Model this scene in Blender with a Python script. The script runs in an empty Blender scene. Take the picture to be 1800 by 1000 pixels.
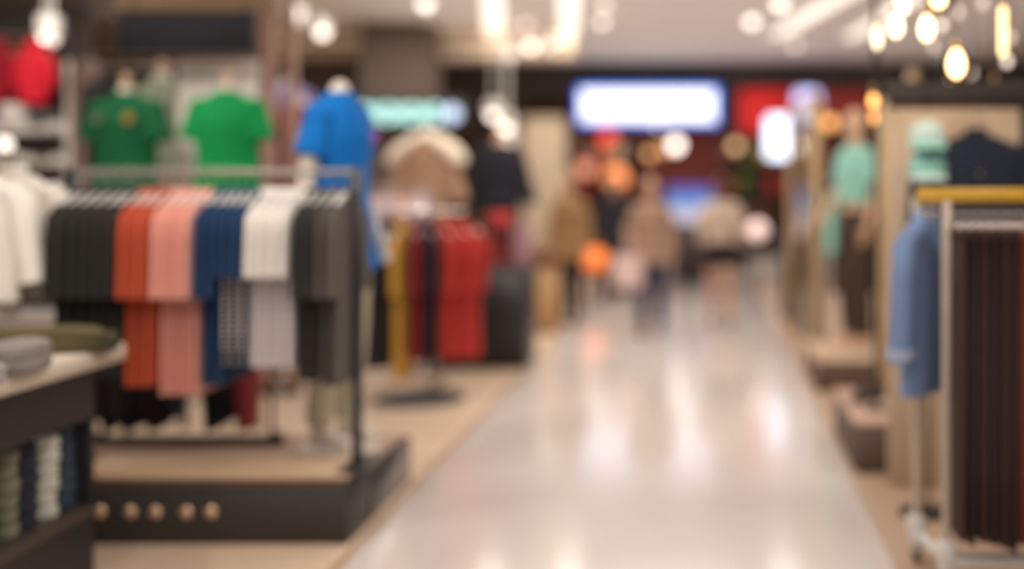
import bpy, math, random
from mathutils import Vector, Matrix
R = random.Random(7)
PI = math.pi
S = bpy.context.scene
COL = S.collection
F, CX, CY, H = 2000.0, 1240.0, 320.0, 1.6     # focal length in pixels, vanishing point of the aisle, eye height

def W(px, py, d):                               # photo pixel + distance -> place in the shop
    return Vector(((px-CX)/F*d, d, H-(py-CY)/F*d))
def WX(px, d): return (px-CX)/F*d
def WZ(py, d): return H-(py-CY)/F*d

# ------------------------------------------------------------------ materials
def lin(c):
    out = []
    for v in c:
        v = v/255.0
        out.append(v/12.92 if v <= .04045 else ((v+.055)/1.055)**2.4)
    return out + [1.0]
MATS = {}
def mat(name, rgb, rough=.75, metal=0.0, var=.10, scale=18, bump=.0, spec=.4, pattern=None, rgb2=None, psc=30, coat=0, sheen=0):
    if name in MATS: return MATS[name]
    m = bpy.data.materials.new(name); m.use_nodes = True
    nt = m.node_tree; b = nt.nodes['Principled BSDF']
    b.inputs['Roughness'].default_value = rough
    b.inputs['Metallic'].default_value = metal
    b.inputs['Specular IOR Level'].default_value = spec
    if coat: b.inputs['Coat Weight'].default_value = coat; b.inputs['Coat Roughness'].default_value = .12
    if sheen: b.inputs['Sheen Weight'].default_value = sheen
    tc = nt.nodes.new('ShaderNodeTexCoord')
    nz = nt.nodes.new('ShaderNodeTexNoise'); nz.inputs['Scale'].default_value = scale; nz.inputs['Detail'].default_value = 4
    nt.links.new(tc.outputs['Object'], nz.inputs['Vector'])
    c = lin(rgb)
    lo = [v*(1-var) for v in c[:3]]+[1]; hi = [min(1, v*(1+var)) for v in c[:3]]+[1]
    mx = nt.nodes.new('ShaderNodeMix'); mx.data_type = 'RGBA'
    mx.inputs[6].default_value = lo; mx.inputs[7].default_value = hi
    nt.links.new(nz.outputs['Fac'], mx.inputs[0])
    out = mx.outputs[2]
    if pattern:
        if pattern == 'dots':
            t = nt.nodes.new('ShaderNodeTexVoronoi'); t.inputs['Scale'].default_value = psc; t.inputs['Randomness'].default_value = .15
            nt.links.new(tc.outputs['Object'], t.inputs['Vector'])
            cmpn = nt.nodes.new('ShaderNodeMath'); cmpn.operation = 'LESS_THAN'; cmpn.inputs[1].default_value = .38
            nt.links.new(t.outputs['Distance'], cmpn.inputs[0])
        else:
            t = nt.nodes.new('ShaderNodeTexWave'); t.bands_direction = pattern; t.inputs['Scale'].default_value = psc
            t.inputs['Distortion'].default_value = 0
            nt.links.new(tc.outputs['Object'], t.inputs['Vector'])
            cmpn = nt.nodes.new('ShaderNodeMath'); cmpn.operation = 'GREATER_THAN'; cmpn.inputs[1].default_value = .5
            nt.links.new(t.outputs['Fac'], cmpn.inputs[0])
        m2 = nt.nodes.new('ShaderNodeMix'); m2.data_type = 'RGBA'
        nt.links.new(cmpn.outputs[0], m2.inputs[0]); nt.links.new(out, m2.inputs[6])
        m2.inputs[7].default_value = lin(rgb2)
        out = m2.outputs[2]
    nt.links.new(out, b.inputs['Base Color'])
    if bump:
        bp = nt.nodes.new('ShaderNodeBump'); bp.inputs['Strength'].default_value = bump
        n2 = nt.nodes.new('ShaderNodeTexNoise'); n2.inputs['Scale'].default_value = scale*6
        nt.links.new(tc.outputs['Object'], n2.inputs['Vector'])
        nt.links.new(n2.outputs['Fac'], bp.inputs['Height']); nt.links.new(bp.outputs['Normal'], b.inputs['Normal'])
    MATS[name] = m
    return m
def cloth(name, rgb, **k):
    k.setdefault('rough', .85); k.setdefault('spec', .2); k.setdefault('bump', .15); k.setdefault('scale', 14)
    return mat(name, rgb, **k)
def emat(name, rgb, st):
    if name in MATS: return MATS[name]
    m = bpy.data.materials.new(name); m.use_nodes = True
    nt = m.node_tree; b = nt.nodes['Principled BSDF']
    b.inputs['Base Color'].default_value = lin(rgb)
    b.inputs['Emission Color'].default_value = lin(rgb)
    b.inputs['Emission Strength'].default_value = st
    MATS[name] = m
    return m
def glassmat(name, rgb, rough=.02, alpha=.25):
    if name in MATS: return MATS[name]
    m = bpy.data.materials.new(name); m.use_nodes = True
    nt = m.node_tree; nt.nodes.clear()
    o = nt.nodes.new('ShaderNodeOutputMaterial'); mx = nt.nodes.new('ShaderNodeMixShader')
    t = nt.nodes.new('ShaderNodeBsdfTransparent'); t.inputs['Color'].default_value = lin(rgb)
    g = nt.nodes.new('ShaderNodeBsdfGlossy'); g.inputs['Roughness'].default_value = rough
    fr = nt.nodes.new('ShaderNodeFresnel'); fr.inputs['IOR'].default_value = 1.5
    nt.links.new(fr.outputs[0], mx.inputs[0]); nt.links.new(t.outputs[0], mx.inputs[1]); nt.links.new(g.outputs[0], mx.inputs[2])
    nt.links.new(mx.outputs[0], o.inputs['Surface'])
    MATS[name] = m
    return m

# ------------------------------------------------------------------ mesh builder
class MB:
    def __init__(s): s.v = []; s.f = []
    def add(s, vs, fs):
        n = len(s.v); s.v += [tuple(v) for v in vs]; s.f += [tuple(i+n for i in f) for f in fs]; return s
    def box(s, x0, x1, y0, y1, z0, z1, b=0.0):
        if b <= 0:
            vs = [(x, y, z) for x in (x0, x1) for y in (y0, y1) for z in (z0, z1)]
            return s.add(vs, [(0,1,3,2),(4,6,7,5),(0,4,5,1),(2,3,7,6),(0,2,6,4),(1,5,7,3)])
        # chamfered box: rings in z
        def ring(i, z): return [(x0+i+b,y0+i,z),(x1-i-b,y0+i,z),(x1-i,y0+i+b,z),(x1-i,y1-i-b,z),(x1-i-b,y1-i,z),(x0+i+b,y1-i,z),(x0+i,y1-i-b,z),(x0+i,y0+i+b,z)]
        return s.rings([ring(b*.7, z0), ring(0, z0+b), ring(0, z1-b), ring(b*.7, z1)])
    def rings(s, rs, cap=True):
        n = len(rs[0]); base = len(s.v); vs = [p for r in rs for p in r]; fs = []
        for i in range(len(rs)-1):
            for j in range(n):
                a, b2 = i*n+j, i*n+(j+1) % n
                fs.append((a, b2, b2+n, a+n))
        if cap:
            fs.append(tuple(range(n-1, -1, -1))); fs.append(tuple((len(rs)-1)*n+j for j in range(n)))
        return s.add(vs, fs)
    def tube(s, pts, r, n=10, ref=None, cap=True):
        """round or oval tube along pts; r is a number or a list of numbers or (ra, rb)"""
        pts = [Vector(p) for p in pts]; rs = []
        if not isinstance(r, (list,)): r = [r]*len(pts)
        refv = Vector(ref) if ref else None; last = None
        for i, p in enumerate(pts):
            t = (pts[min(i+1, len(pts)-1)]-pts[max(i-1, 0)]).normalized()
            a = refv if refv else (last if last else (Vector((0,0,1)) if abs(t.z) < .9 else Vector((1,0,0))))
            u = (a-t*a.dot(t)).normalized(); v = t.cross(u); last = u
            ra, rb = r[i] if isinstance(r[i], tuple) else (r[i], r[i])
            rs.append([p+u*ra*math.cos(2*PI*k/n)+v*rb*math.sin(2*PI*k/n) for k in range(n)])
        return s.rings(rs, cap)
    def cyl(s, c, r, z0, z1, n=24):
        return s.tube([(c[0], c[1], z0), (c[0], c[1], z1)], r, n)
    def lathe(s, c, prof, n=24):
        rs = [[(c[0]+q*math.cos(2*PI*k/n), c[1]+q*math.sin(2*PI*k/n), c[2]+z) for k in range(n)] for q, z in prof]
        return s.rings(rs)
    def ball(s, c, r, n=14, m=9):
        if not isinstance(r, tuple): r = (r, r, r)
        rs = []
        for i in range(m+1):
            a = -PI/2+PI*(i/m); q = max(math.cos(a), .02); z = math.sin(a)
            rs.append([(c[0]+r[0]*q*math.cos(2*PI*k/n), c[1]+r[1]*q*math.sin(2*PI*k/n), c[2]+r[2]*z) for k in range(n)])
        return s.rings(rs)
    def capsule(s, pts, r, n=10, ref=None):
        pts = [Vector(p) for p in pts]
        if not isinstance(r, list): r = [r]*len(pts)
        r = [q if isinstance(q, tuple) else (q, q) for q in r]
        d0 = (pts[0]-pts[1]).normalized(); d1 = (pts[-1]-pts[-2]).normalized()
        a, b = min(r[0]), min(r[-1])
        P = [pts[0]+d0*a*.9, pts[0]+d0*a*.55]+pts+[pts[-1]+d1*b*.55, pts[-1]+d1*b*.9]
        Q = [tuple(x*.4 for x in r[0]), tuple(x*.82 for x in r[0])]+r+[tuple(x*.82 for x in r[-1]), tuple(x*.4 for x in r[-1])]
        return s.tube(P, Q, n, ref)
    def mesh(s, name):
        me = bpy.data.meshes.new(name); me.from_pydata(s.v, [], s.f); me.update()
        import bmesh
        bm = bmesh.new(); bm.from_mesh(me); bmesh.ops.recalc_face_normals(bm, faces=bm.faces); bm.to_mesh(me); bm.free()
        return me
    def build(s, name, m, parent=None, smooth=None, sub=0, remesh=0, loc=None):
        me = s.mesh(name)
        o = bpy.data.objects.new(name, me); COL.objects.link(o)
        if remesh:
            md = o.modifiers.new('r', 'REMESH'); md.mode = 'VOXEL'; md.voxel_size = remesh; md.use_smooth_shade = True
            sm = o.modifiers.new('s', 'SMOOTH'); sm.iterations = 4; sm.factor = .6
        if sub:
            md = o.modifiers.new('s', 'SUBSURF'); md.levels = sub; md.render_levels = sub
        if remesh:
            bpy.context.view_layer.update()
            dg = bpy.context.evaluated_depsgraph_get()
            me2 = bpy.data.meshes.new_from_object(o.evaluated_get(dg))
            o.modifiers.clear(); o.data = me2; me2.name = name; bpy.data.meshes.remove(me); me = me2
        me.materials.clear(); me.materials.append(m)
        if smooth is None: smooth = 40
        if smooth:
            me.polygons.foreach_set('use_smooth', [True]*len(me.polygons))
            if not remesh and not sub:
                try: me.set_sharp_from_angle(angle=math.radians(smooth))
                except Exception: pass
        if parent: o.parent = parent
        if loc: o.location = loc
        return o

def tag(o, label, cat, group=None, kind=None):
    o['label'] = label; o['category'] = cat
    if group: o['group'] = group
    if kind: o['kind'] = kind
    return o
def thing(name, label, cat, loc=(0,0,0), rotz=0, group=None):
    o = bpy.data.objects.new(name, None); COL.objects.link(o); o.empty_display_size = .1
    o.location = loc; o.rotation_euler = (0, 0, rotz)
    return tag(o, label, cat, group)
def struct(name, mb, m, parent=None):
    o = mb.build(name, m, parent)
    if not parent: o['kind'] = 'structure'
    return o
def dup(root, loc, rotz=None, label=None, group=None, mats=None):
    r = root.copy(); COL.objects.link(r); r.location = loc
    if rotz is not None: r.rotation_euler = (0, 0, rotz)
    if label: r['label'] = label
    if group: r['group'] = group
    for ch in root.children:
        c = ch.copy(); COL.objects.link(c); c.parent = r
        for g in ch.children:
            e = g.copy(); COL.objects.link(e); e.parent = c
    return r
ORD = ['first','second','third','fourth','fifth','sixth','seventh','eighth','ninth','tenth','eleventh','twelfth']

# ------------------------------------------------------------------ palette
black = mat('black_lacquer', (44,41,44), .45, var=.15)
black_metal = mat('black_metal', (38,36,37), .4, spec=.5)
chrome = mat('chrome', (205,200,195), .18, 1.0, var=.03)
brass = mat('brass', (196,160,110), .32, .7)
brassy_wood = mat('golden_oak', (196,165,122), .5, var=.12, bump=.1)
creamm = mat('cream_laminate', (214,200,182), .5, var=.06)
whitem = mat('white_paint', (226,220,212), .5, var=.04)
woodtop = mat('pale_wood', (198,168,138), .5, var=.1)
tan_w = mat('tan_wood', (190,150,105), .55, var=.12)
brown_pl = mat('brown_plaster', (98,84,74), .8, var=.06, scale=4)
dark_pl = mat('dark_brown_fascia', (76,70,67), .75, var=.08, scale=4)
skinm = mat('skin', (206,160,132), .55, var=.04)
mann_w = mat('mannequin_white', (226,214,200), .4, var=.02)
mann_t = mat('mannequin_tan', (222,178,146), .4, var=.02)
plastic_w = mat('white_plastic', (225,222,216), .3, var=.02)

# ------------------------------------------------------------------ the setting
def floor_mat():
    m = mat('polished_tile', (222,211,203), .15, var=.05, scale=1.3, spec=.55, coat=.25)
    return m
AX0, AX1 = -1.505, .785
struct('floor', MB().box(AX0, AX1, -3, 19.0, -.1, 0), floor_mat())
struct('floor_left', MB().box(-9.2, AX0-.05, -3, 19.0, -.1, 0), mat('beige_floor', (222,195,169), .35, var=.06, scale=3))
struct('floor_right', MB().box(AX1+.03, 7.2, -3, 19.0, -.1, 0), mat('tan_floor', (190,160,134), .4, var=.06, scale=3))
struct('floor_back', MB().box(-9.2, 7.2, 19.0, 28.0, -.1, 0), mat('mall_floor', (222,211,202), .2, var=.05, scale=2))
struct('trim_1', MB().box(AX0-.05, AX0, -3, 19.0, -.1, .002), mat('brown_trim', (182,152,126), .4))
struct('trim_2', MB().box(AX1, AX1+.03, -3, 19.0, -.1, .002), mat('tan_trim', (186,160,134), .4))
ceil_m = mat('ceiling_paint', (226,220,217), .85, var=.03, scale=2)
CZ = 3.6
struct('ceiling', MB().box(-9.2, 7.2, -3, 19.0, CZ, CZ+.1), ceil_m)
struct('wall_left', MB().box(-9.4, -9.2, -3, 28.0, -.1, CZ), mat('grey_brown_wall', (120,106,96), .85, var=.05, scale=3))
struct('wall_right', MB().box(7.2, 7.4, -3, 28.0, -.1, CZ), mat('brown_wall', (98,82,72), .85, var=.05, scale=3))
# lit bulkhead beam running across the left half of the shop
struct('trim_3', MB().box(-9.2, -1.75, 15.0, 15.5, 3.27, CZ), mat('cream_bulkhead', (232,212,188), .7, var=.03))
struct('wall_back_left', MB().box(-9.2, -4.0, 15.5, 15.7, 0, CZ), mat('dim_wall', (92,80,74), .85, var=.06, scale=3))
# square brown pillar
struct('pillar', MB().box(WX(632,14.2), WX(752,14.2), 14.2, 14.95, 0, CZ, .01), brown_pl)
# brown soffit over the far left corner
struct('trim_4', MB().box(-9.2, WX(205,9.8), 9.8, 12.6, 3.0, CZ), mat('brown_soffit', (96,82,72), .8, var=.05))
struct('trim_6', MB().box(WX(203,7.7), WX(478,7.7), 7.7, 7.8, WZ(16,7.7), CZ), mat('tan_header', (150,122,92), .7))
# the shop front across the mall
lz = WZ(150, 19)
struct('wall_back', MB().box(-9.2, 7.2, 19.0, 19.4, WZ(160,19), CZ), dark_pl)
struct('wall_back_side', MB().box(-4.0, WX(905,19), 19.0, 19.4, 0, WZ(160,19)), mat('brown_cladding', (84,70,62), .8))
struct('wall_back_end', MB().box(WX(1580,19), 7.2, 19.0, 19.4, 0, WZ(160,19)), mat('brown_cladding', (84,70,62), .8))
struct('trim_5', MB().box(WX(1278,19), WX(1580,19), 19.0, 19.4, WZ(236,19), WZ(160,19)), dark_pl)
struct('wall_shop', MB().box(-9.2, 7.2, 27.8, 28.0, 0, 3.3), mat('oxblood_wall', (128,62,54), .8, var=.25, scale=1.2))
struct('ceiling_shop', MB().box(-9.2, 7.2, 19.4, 28.0, 3.3, 3.4), mat('dark_ceiling', (66,54,50), .8))
struct('wall_cream', MB().box(WX(918,18.6), WX(992,18.6), 18.6, 18.98, 0, WZ(205,18.6)), mat('cream_column', (228,208,180), .7))

# ------------------------------------------------------------------ hangers and hung clothes
hang_w = plastic_w
def hanger(root, w=.40, m=None, drop=.10):
    m = m or hang_w
    MB().tube([(.0,0,.012),(.018,0,.006),(.02,0,-.012),(.008,0,-.03),(0,0,-.045),(0,0,-drop)], .0025, 6).build('hook', chrome, root)
    p = [(-w/2,0,-drop-.085),(-w/2+.02,0,-drop-.062),(-.06,0,-drop-.015),(0,0,-drop),(.06,0,-drop-.015),(w/2-.02,0,-drop-.062),(w/2,0,-drop-.085)]
    MB().tube(p, [(.006,.004),(.009,.006),(.011,.008),(.013,.01),(.011,.008),(.009,.006),(.006,.004)], 8, ref=(0,0,1)).build('bar', m, root)
    return root
def ringxy(rx, ry, z, n, ph=0, amp=0, k=7, cx=0, cy=0):
    out = []
    for j in range(n):
        a = 2*PI*j/n; c, s = math.cos(a), math.sin(a)
        q = 1+amp*math.sin(k*a+ph)+amp*.6*math.sin((k+4)*a+ph*2.3)
        x = rx*math.copysign(abs(c)**.75, c)*(1+amp*.3*math.sin(3*a+ph)); y = ry*math.copysign(abs(s)**.75, s)*q
        out.append((cx+x, cy+y, z))
    return out
def shirt(root, m, w=.42, L=.75, dep=.10, sleeve=.28, sr=.065, drop=.10, seed=0, collar=True, flare=1.0, m2=None, out=.04, zip_=False, cm=None, puff=0):
    """shirt on a hanger: origin at the rail, width along x, front towards -y"""
    r = random.Random(seed); ph = r.uniform(0, 6); n = 36; t = -drop
    prof = [(.045,.035,.005),(.06,.04,-.005),(.11,.045,-.02),(w*.5-.045,.05,-.055),(w*.5-.012,.05,-.085),(w*.5,.06,-.13)]
    rs = [ringxy(a, min(b, dep*.5), t+z, n) for a, b, z in prof]
    K = 28 if puff else 9
    for i in range(1, K+1):
        u = i/K; z = -.13-(L-.13)*u
        hw = w*.5*(1-.05*math.sin(PI*u)+(flare-1)*u)
        pf = 1+puff*(abs(math.sin(PI*4*u))-.5)
        rs.append(ringxy(hw*pf, dep*.5*(1+.06*u)*pf, t+z, n, ph+u*.6, .05+.12*u, 7))
    a = rs[-1]; rs.append([(x*.96, y*.8, z+.015) for x, y, z in a])
    MB().rings(rs).build('body', m2 or m, root, smooth=60)
    if sleeve:
        for sx in (-1, 1):
            p0 = Vector((sx*(w*.5-.045), 0, t-.075)); p1 = Vector((sx*(w*.5+.012), 0, t-.12)); p2 = Vector((sx*(w*.5+out), 0, t-.12-sleeve))
            pts = [p0, p1]+[p1.lerp(p2, q) for q in (.25,.5,.75,1)]+[p2+Vector((0,0,.012))]
            rad = [(sr*.75, min(sr,dep*.45)), (sr*.95, min(sr, dep*.5)), (sr, min(sr,dep*.5)), (sr*.97,min(sr,dep*.5)), (sr*.95,min(sr,dep*.52)), (sr*.95,min(sr,dep*.55)), (sr*.7, dep*.4)]
            MB().tube(pts, rad, 16, ref=(1,0,0)).build('sleeve', m, root, smooth=60)
    if collar:
        rs = [ringxy(.052,.042,t-.012,20), ringxy(.058,.05,t+.018,20), ringxy(.054,.046,t+.03,20), ringxy(.045,.037,t+.028,20), ringxy(.043,.035,t-.005,20)]
        MB().rings(rs).build('collar', cm or m, root, smooth=60)
    if zip_:
        MB().tube([(0,-dep*.5-.004,t-.03),(0,-dep*.56-.004,t-L*.5),(0,-dep*.66-.004,t-L+.02)], .006, 6).build('zip', chrome, root)
    return root
def trousers(root, m, L=1.05, w=.2, dep=.06, drop=.10, seed=0, clip=True):
    """trousers clipped by the waist; origin at the rail, width along x"""
    r = random.Random(seed); ph = r.uniform(0, 6); t = -drop; n = 24
    MB().box(-w*.5, w*.5, -.022, .022, t-.04, t, .006).build('waistband', m, root)
    for sx in (-1, 1):
        rs = []
        for i in range(10):
            u = i/9; z = t-.035-(L-.035)*u
            hw = w*.27*(1-.12*u); cx = sx*w*(.25-.02*u)
            rs.append(ringxy(hw, dep*.5*(.75+.45*math.sin(PI*min(1, u*1.2))**.5), z, n, ph+u, .06+.08*u, 5, cx=cx))
        rs.append([(x, y*.8, z+.01) for x, y, z in rs[-1]])
        MB().rings(rs).build('leg', m, root, smooth=60)
    return root

# ------------------------------------------------------------------ bodies
def chain_pts(*a): return [Vector(p) for p in a]
def skeleton(**ov):
    j = dict(hipL=(-.09,0,.86), kneeL=(-.10,-.015,.48), ankL=(-.10,.02,.085), hipR=(.09,0,.86), kneeR=(.10,-.015,.48), ankR=(.10,.02,.085),
             shL=(-.165,0,1.385), elL=(-.235,.03,1.13), wrL=(-.25,-.03,.89), shR=(.165,0,1.385), elR=(.235,.03,1.13), wrR=(.25,-.03,.89))
    j.update(ov)
    return {k: Vector(v) for k, v in j.items()}
TORSO = [(.80,.11,.075),(.86,.165,.105),(.94,.172,.112),(1.05,.142,.095),(1.18,.145,.10),(1.30,.168,.108),(1.39,.16,.085),(1.445,.105,.065),(1.475,.062,.056)]
def fingers(mb, wr, el, side):
    d = (wr-el).normalized(); f = Vector((0,-1,0)); f = (f-d*f.dot(d)).normalized(); nrm = d.cross(f)
    pc = wr+d*.05
    mb.capsule([wr, pc, wr+d*.085], [(.026,.02),(.038,.015),(.036,.013)], 10, ref=tuple(f))
    for k, L in enumerate((.07,.08,.075,.058)):
        b = wr+d*.088+f*(.027-.018*k); q = nrm*side
        mb.capsule([b, b+d*L*.5+q*.006, b+d*L+q*.022], [.0085,.008,.007], 6)
    b = wr+d*.03+f*.03
    mb.capsule([b, b+f*.03+d*.025, b+f*.038+d*.055], [.011,.0095,.008], 6)
def body_mb(j, head=True, arms=True, legs=True, neck=True, hands=True):
    mb = MB()
    mb.capsule([(0, 0, z) for z, a, b in TORSO], [(a, b) for z, a, b in TORSO], 18, ref=(1,0,0))
    if neck: mb.capsule([(0,.005,1.44),(0,-.005,1.53 if head else 1.50)], [.056,.05], 12)
    if head:
        mb.ball((0,-.005,1.625), (.074,.092,.112), 18, 12)
        mb.capsule([(0,-.045,1.555),(0,-.06,1.535)], [(.045,.04),(.03,.025)], 10)          # jaw and chin
        mb.capsule([(0,-.09,1.635),(0,-.112,1.605)], [.009,.014], 8)                        # nose
        mb.capsule([(-.02,-.092,1.568),(.02,-.092,1.568)], [.008,.008], 6)                  # lips
        mb.capsule([(-.04,-.082,1.66),(.04,-.082,1.66)], [.012,.012], 6)                    # brow
        for s in (-1,1): mb.capsule([(s*.076,.005,1.645),(s*.078,.008,1.60)], [(.012,.02),(.009,.012)], 8)
    if arms:
        for s, sd in (('L',-1),('R',1)):
            sh, el, wr = j['sh'+s], j['el'+s], j['wr'+s]
            mb.capsule([sh, sh.lerp(el,.35), el, el.lerp(wr,.3), wr], [.05,.047,.04,.041,.027], 12)
            if hands: fingers(mb, wr, el, sd)
    if legs:
        for s in 'LR':
            h, k, a = j['hip'+s], j['knee'+s], j['ank'+s]
            mb.capsule([h, h.lerp(k,.5), k, k.lerp(a,.3)+Vector((0,.015,0)), a], [.092,.075,.056,.055,.038], 14)
            mb.capsule([a+Vector((0,.03,-.05)), a+Vector((0,-.06,-.045)), a+Vector((0,-.15,-.06))], [(.032,.034),(.034,.04),(.022,.036)], 10, ref=(0,0,1))
    return mb
def top_mb(j, hem=.80, sleeve='short', pad=.016, flare=.0, sl=.74):
    mb = MB(); pts = []; rad = []
    if hem < .86: pts.append((0,0,hem)); rad.append((.178+pad+flare, .12+pad+flare))
    for z, a, b in TORSO:
        if z >= max(hem, .86): pts.append((0,0,z)); rad.append((max(a,.155 if z < 1.35 else 0)+pad+flare*max(0,(1.2-z)), b+pad+flare*max(0,(1.2-z))))
    mb.tube(pts, rad, 22, ref=(1,0,0))
    for s in 'LR':
        sh, el, wr = j['sh'+s], j['el'+s], j['wr'+s]
        inn = Vector((sh.x*.55, sh.y, sh.z+.0)); sh = sh+Vector((0,0,-.008))
        if sleeve: mb.ball(tuple(sh+Vector((0,0,.004))), .052+pad*.75, 14, 9)
        if sleeve == 'short': mb.tube([inn, sh, sh.lerp(el,sl*.5), sh.lerp(el,sl)], [.04,.046+pad*.7,.05+pad,.054+pad*1.2], 14)
        elif sleeve == 'long': mb.tube([inn, sh, sh.lerp(el,.5), el, el.lerp(wr,.5), wr], [.04,.047+pad*.7,.046+pad,.043+pad,.04+pad,.034+pad], 14)
    return mb
def legs_mb(j, pad=.014, cut=1.0, waist=1.0):
    mb = MB()
    mb.tube([(0,0,.78),(0,0,.86),(0,0,.94),(0,0,waist)], [(.12+pad,.085+pad),(.168+pad,.108+pad),(.172+pad,.112+pad),(.15+pad,.10+pad)], 20, ref=(1,0,0))
    for s in 'LR':
        h, k, a = j['hip'+s], j['knee'+s], j['ank'+s]
        if cut >= 1: mb.tube([h, h.lerp(k,.5), k, k.lerp(a,.5), a.lerp(k,.02)], [.09+pad,.078+pad,.058+pad,.056+pad,.05+pad], 14)
        else: mb.tube([h, h.lerp(k,cut*.5), h.lerp(k,cut)], [.09+pad,.082+pad,.08+pad], 14)
    return mb
def shoes_mb(a):
    mb = MB()
    mb.capsule([a+Vector((0,.035,-.045)), a+Vector((0,-.06,-.045)), a+Vector((0,-.16,-.055))], [(.04,.04),(.045,.046),(.028,.042)], 12, ref=(0,0,1))
    return mb
def hair_mb(length):
    mb = MB(); mb.ball((0,.018,1.648), (.084,.092,.104), 16, 10)
    if length > 0:
        mb.capsule([(0,.055,1.62),(0,.075,1.55),(0,.08,1.60-length)], [(.078,.045),(.085,.04),(.07,.025)], 14, ref=(1,0,0))
        for s in (-1,1): mb.capsule([(s*.07,.01,1.66),(s*.082,.015,1.56),(s*.085,.01,1.62-length)], [.022,.024,.015], 8)
    return mb

def person(label, loc, rotz, scale, jv, top_m, leg_m, hair_m, shoe_m, sleeve='long', hem=.80, hair=.2, cut=1.0, flare=0.0, pad=.02):
    t = thing('person', label, 'person', loc, rotz); t.scale = (scale,)*3
    b = body_mb(jv).build('body', skinm, t, remesh=.0085)
    for s in (-1,1):
        MB().ball((s*.032,-.0885,1.635), (.012,.006,.008), 10, 6).build('eye', mat('eye_dark', (40,30,26), .2), t)
    top_mb(jv, hem, sleeve, pad, flare).build('top', top_m, t, remesh=.012)
    legs_mb(jv, .014 if cut >= 1 else .024, cut).build('trousers' if cut >= 1 else 'shorts', leg_m, t, remesh=.012)
    for s in 'LR': shoes_mb(jv['ank'+s]).build('shoe', shoe_m, t, remesh=.01)
    hair_mb(hair).build('hair', hair_m, t, remesh=.011)
    return t
def bust(label, loc, rotz, shirt_m, sleeve='short', hem=.82, pad=.02, base_z=0.0, cap=True, skin=None, arms=False, scale=1.0, group=None, sh_name='polo_shirt', collar_m=None, flare=.0, j=None):
    """dressmaker's bust with a shirt on it; loc is the base of its stand, the neck of the bust sits at loc.z+base_z+1.5*scale"""
    t = thing('bust_form', label, 'mannequin', loc, rotz, group)
    j = j or skeleton(elL=(-.222,.0,1.13), elR=(.222,.0,1.13), wrL=(-.3,-.02,.92), wrR=(.3,-.02,.92))
    dz = base_z; M = Matrix.Translation((0,0,dz)) @ Matrix.Scale(scale, 4)
    def bake(o): o.data.transform(M); return o
    bake(body_mb(j, head=False, arms=arms, legs=False).build('torso', skin or mann_w, t, remesh=.01))
    g = bake(top_mb(j, hem, sleeve, pad, flare).build(sh_name, shirt_m, t, remesh=.011))
    if collar_m is not None:
        rs = [ringxy(.07,.064,1.445,20), ringxy(.074,.07,1.47,20), ringxy(.062,.06,1.495,20), ringxy(.055,.053,1.49,20), ringxy(.056,.054,1.45,20)]
        bake(MB().rings(rs).build('collar', collar_m, g))
    if cap: bake(MB().lathe((0,0,1.50), [(.045,0),(.05,.02),(.02,.035),(.018,.05),(.03,.065),(.032,.085),(.02,.105),(.004,.112)]).build('neck_cap', mat('cap_wood', (206,170,130), .3), t))
    z1 = dz+.80*scale
    MB().cyl((0,0), .016, 0, z1, 12).build('pole', chrome, t)
    MB().lathe((0,0,0), [(.17,0),(.17,.012),(.14,.02),(.03,.03),(.02,.06)]).build('base', black_metal, t)
    return t

# ================================================================== LEFT FOREGROUND TABLE
tx1, td0, td1 = -2.45, 2.5, 4.56
t = thing('display_table', 'black display table with cream top and open shelf at left front corner', 'table', (-3.1, 3.5, 0))
def L_(x, y): return (x+3.1, y-3.5)
x0, x1 = -3.9+3.1, tx1+3.1; y0, y1 = td0-3.5, td1-3.5
MB().box(x0, x1, y0, y1, .66, .88).build('upper_carcass', black, t)
MB().box(x0, x1, y0, y1, 0, .27).build('lower_carcass', black, t)
MB().box(x0, x1-.4, y0, y1, .27, .66).build('back_panel', black, t)
MB().box(x1-.4, x1, y1-.03, y1, .27, .66).build('side_panel', black, t)
MB().box(x1-.4, x1+.006, y0, y1-.03, .27, .315).build('shelf', mat('dark_walnut', (78,66,60), .5), t)
MB().box(x0-.06, x1+.10, y0-.06, y1+.06, .88, .95, .008).build('tabletop', creamm, t)

def folded(name, m, sx, sy, sz, seed):
    r = random.Random(seed); mb = MB(); n = 24; rs = []
    for i, (q, z) in enumerate([(.93,0),(1,.2),(1,.45),(.97,.52),(1,.6),(1,.85),(.94,1)]):
        rs.append([(x*q, y*q, z*sz+ .004*math.sin(6*x/sx+seed)) for x, y, _ in ringxy(sx*.5, sy*.5, 0, n, r.uniform(0,6), .025, 5)])
    return mb.rings(rs).build(name, m)
olive = cloth('olive_canvas', (92,84,58), var=.3); greyk = cloth('grey_knit', (140,132,128), var=.25)
for k, (px, py, d, m, sx, sy, sz, lab) in enumerate([
        (40, 0, 4.38, olive, .62, .20, .085, 'olive green folded jacket along the back edge of the cream tabletop'),
        (168, 0, 4.43, cloth('dark_olive', (70,64,48), var=.3), .16, .16, .06, 'small dark olive folded top at the right back corner of the cream tabletop'),
        (22, 0, 3.95, greyk, .20, .30, .09, 'grey knitted top folded on the cream tabletop in front of the olive jacket'),
        (-60, 0, 3.62, cloth('pale_grey_knit', (172,164,160), var=.2), .2, .24, .06, 'pale grey top folded at the left frame edge on the cream tabletop')]):
    o = folded('folded_sweater', m, sx, sy, sz, k)
    o.location = (WX(px, d), d, .951); o.rotation_euler = (0,0,.04*k)
    tag(o, lab, 'folded clothes')
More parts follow.
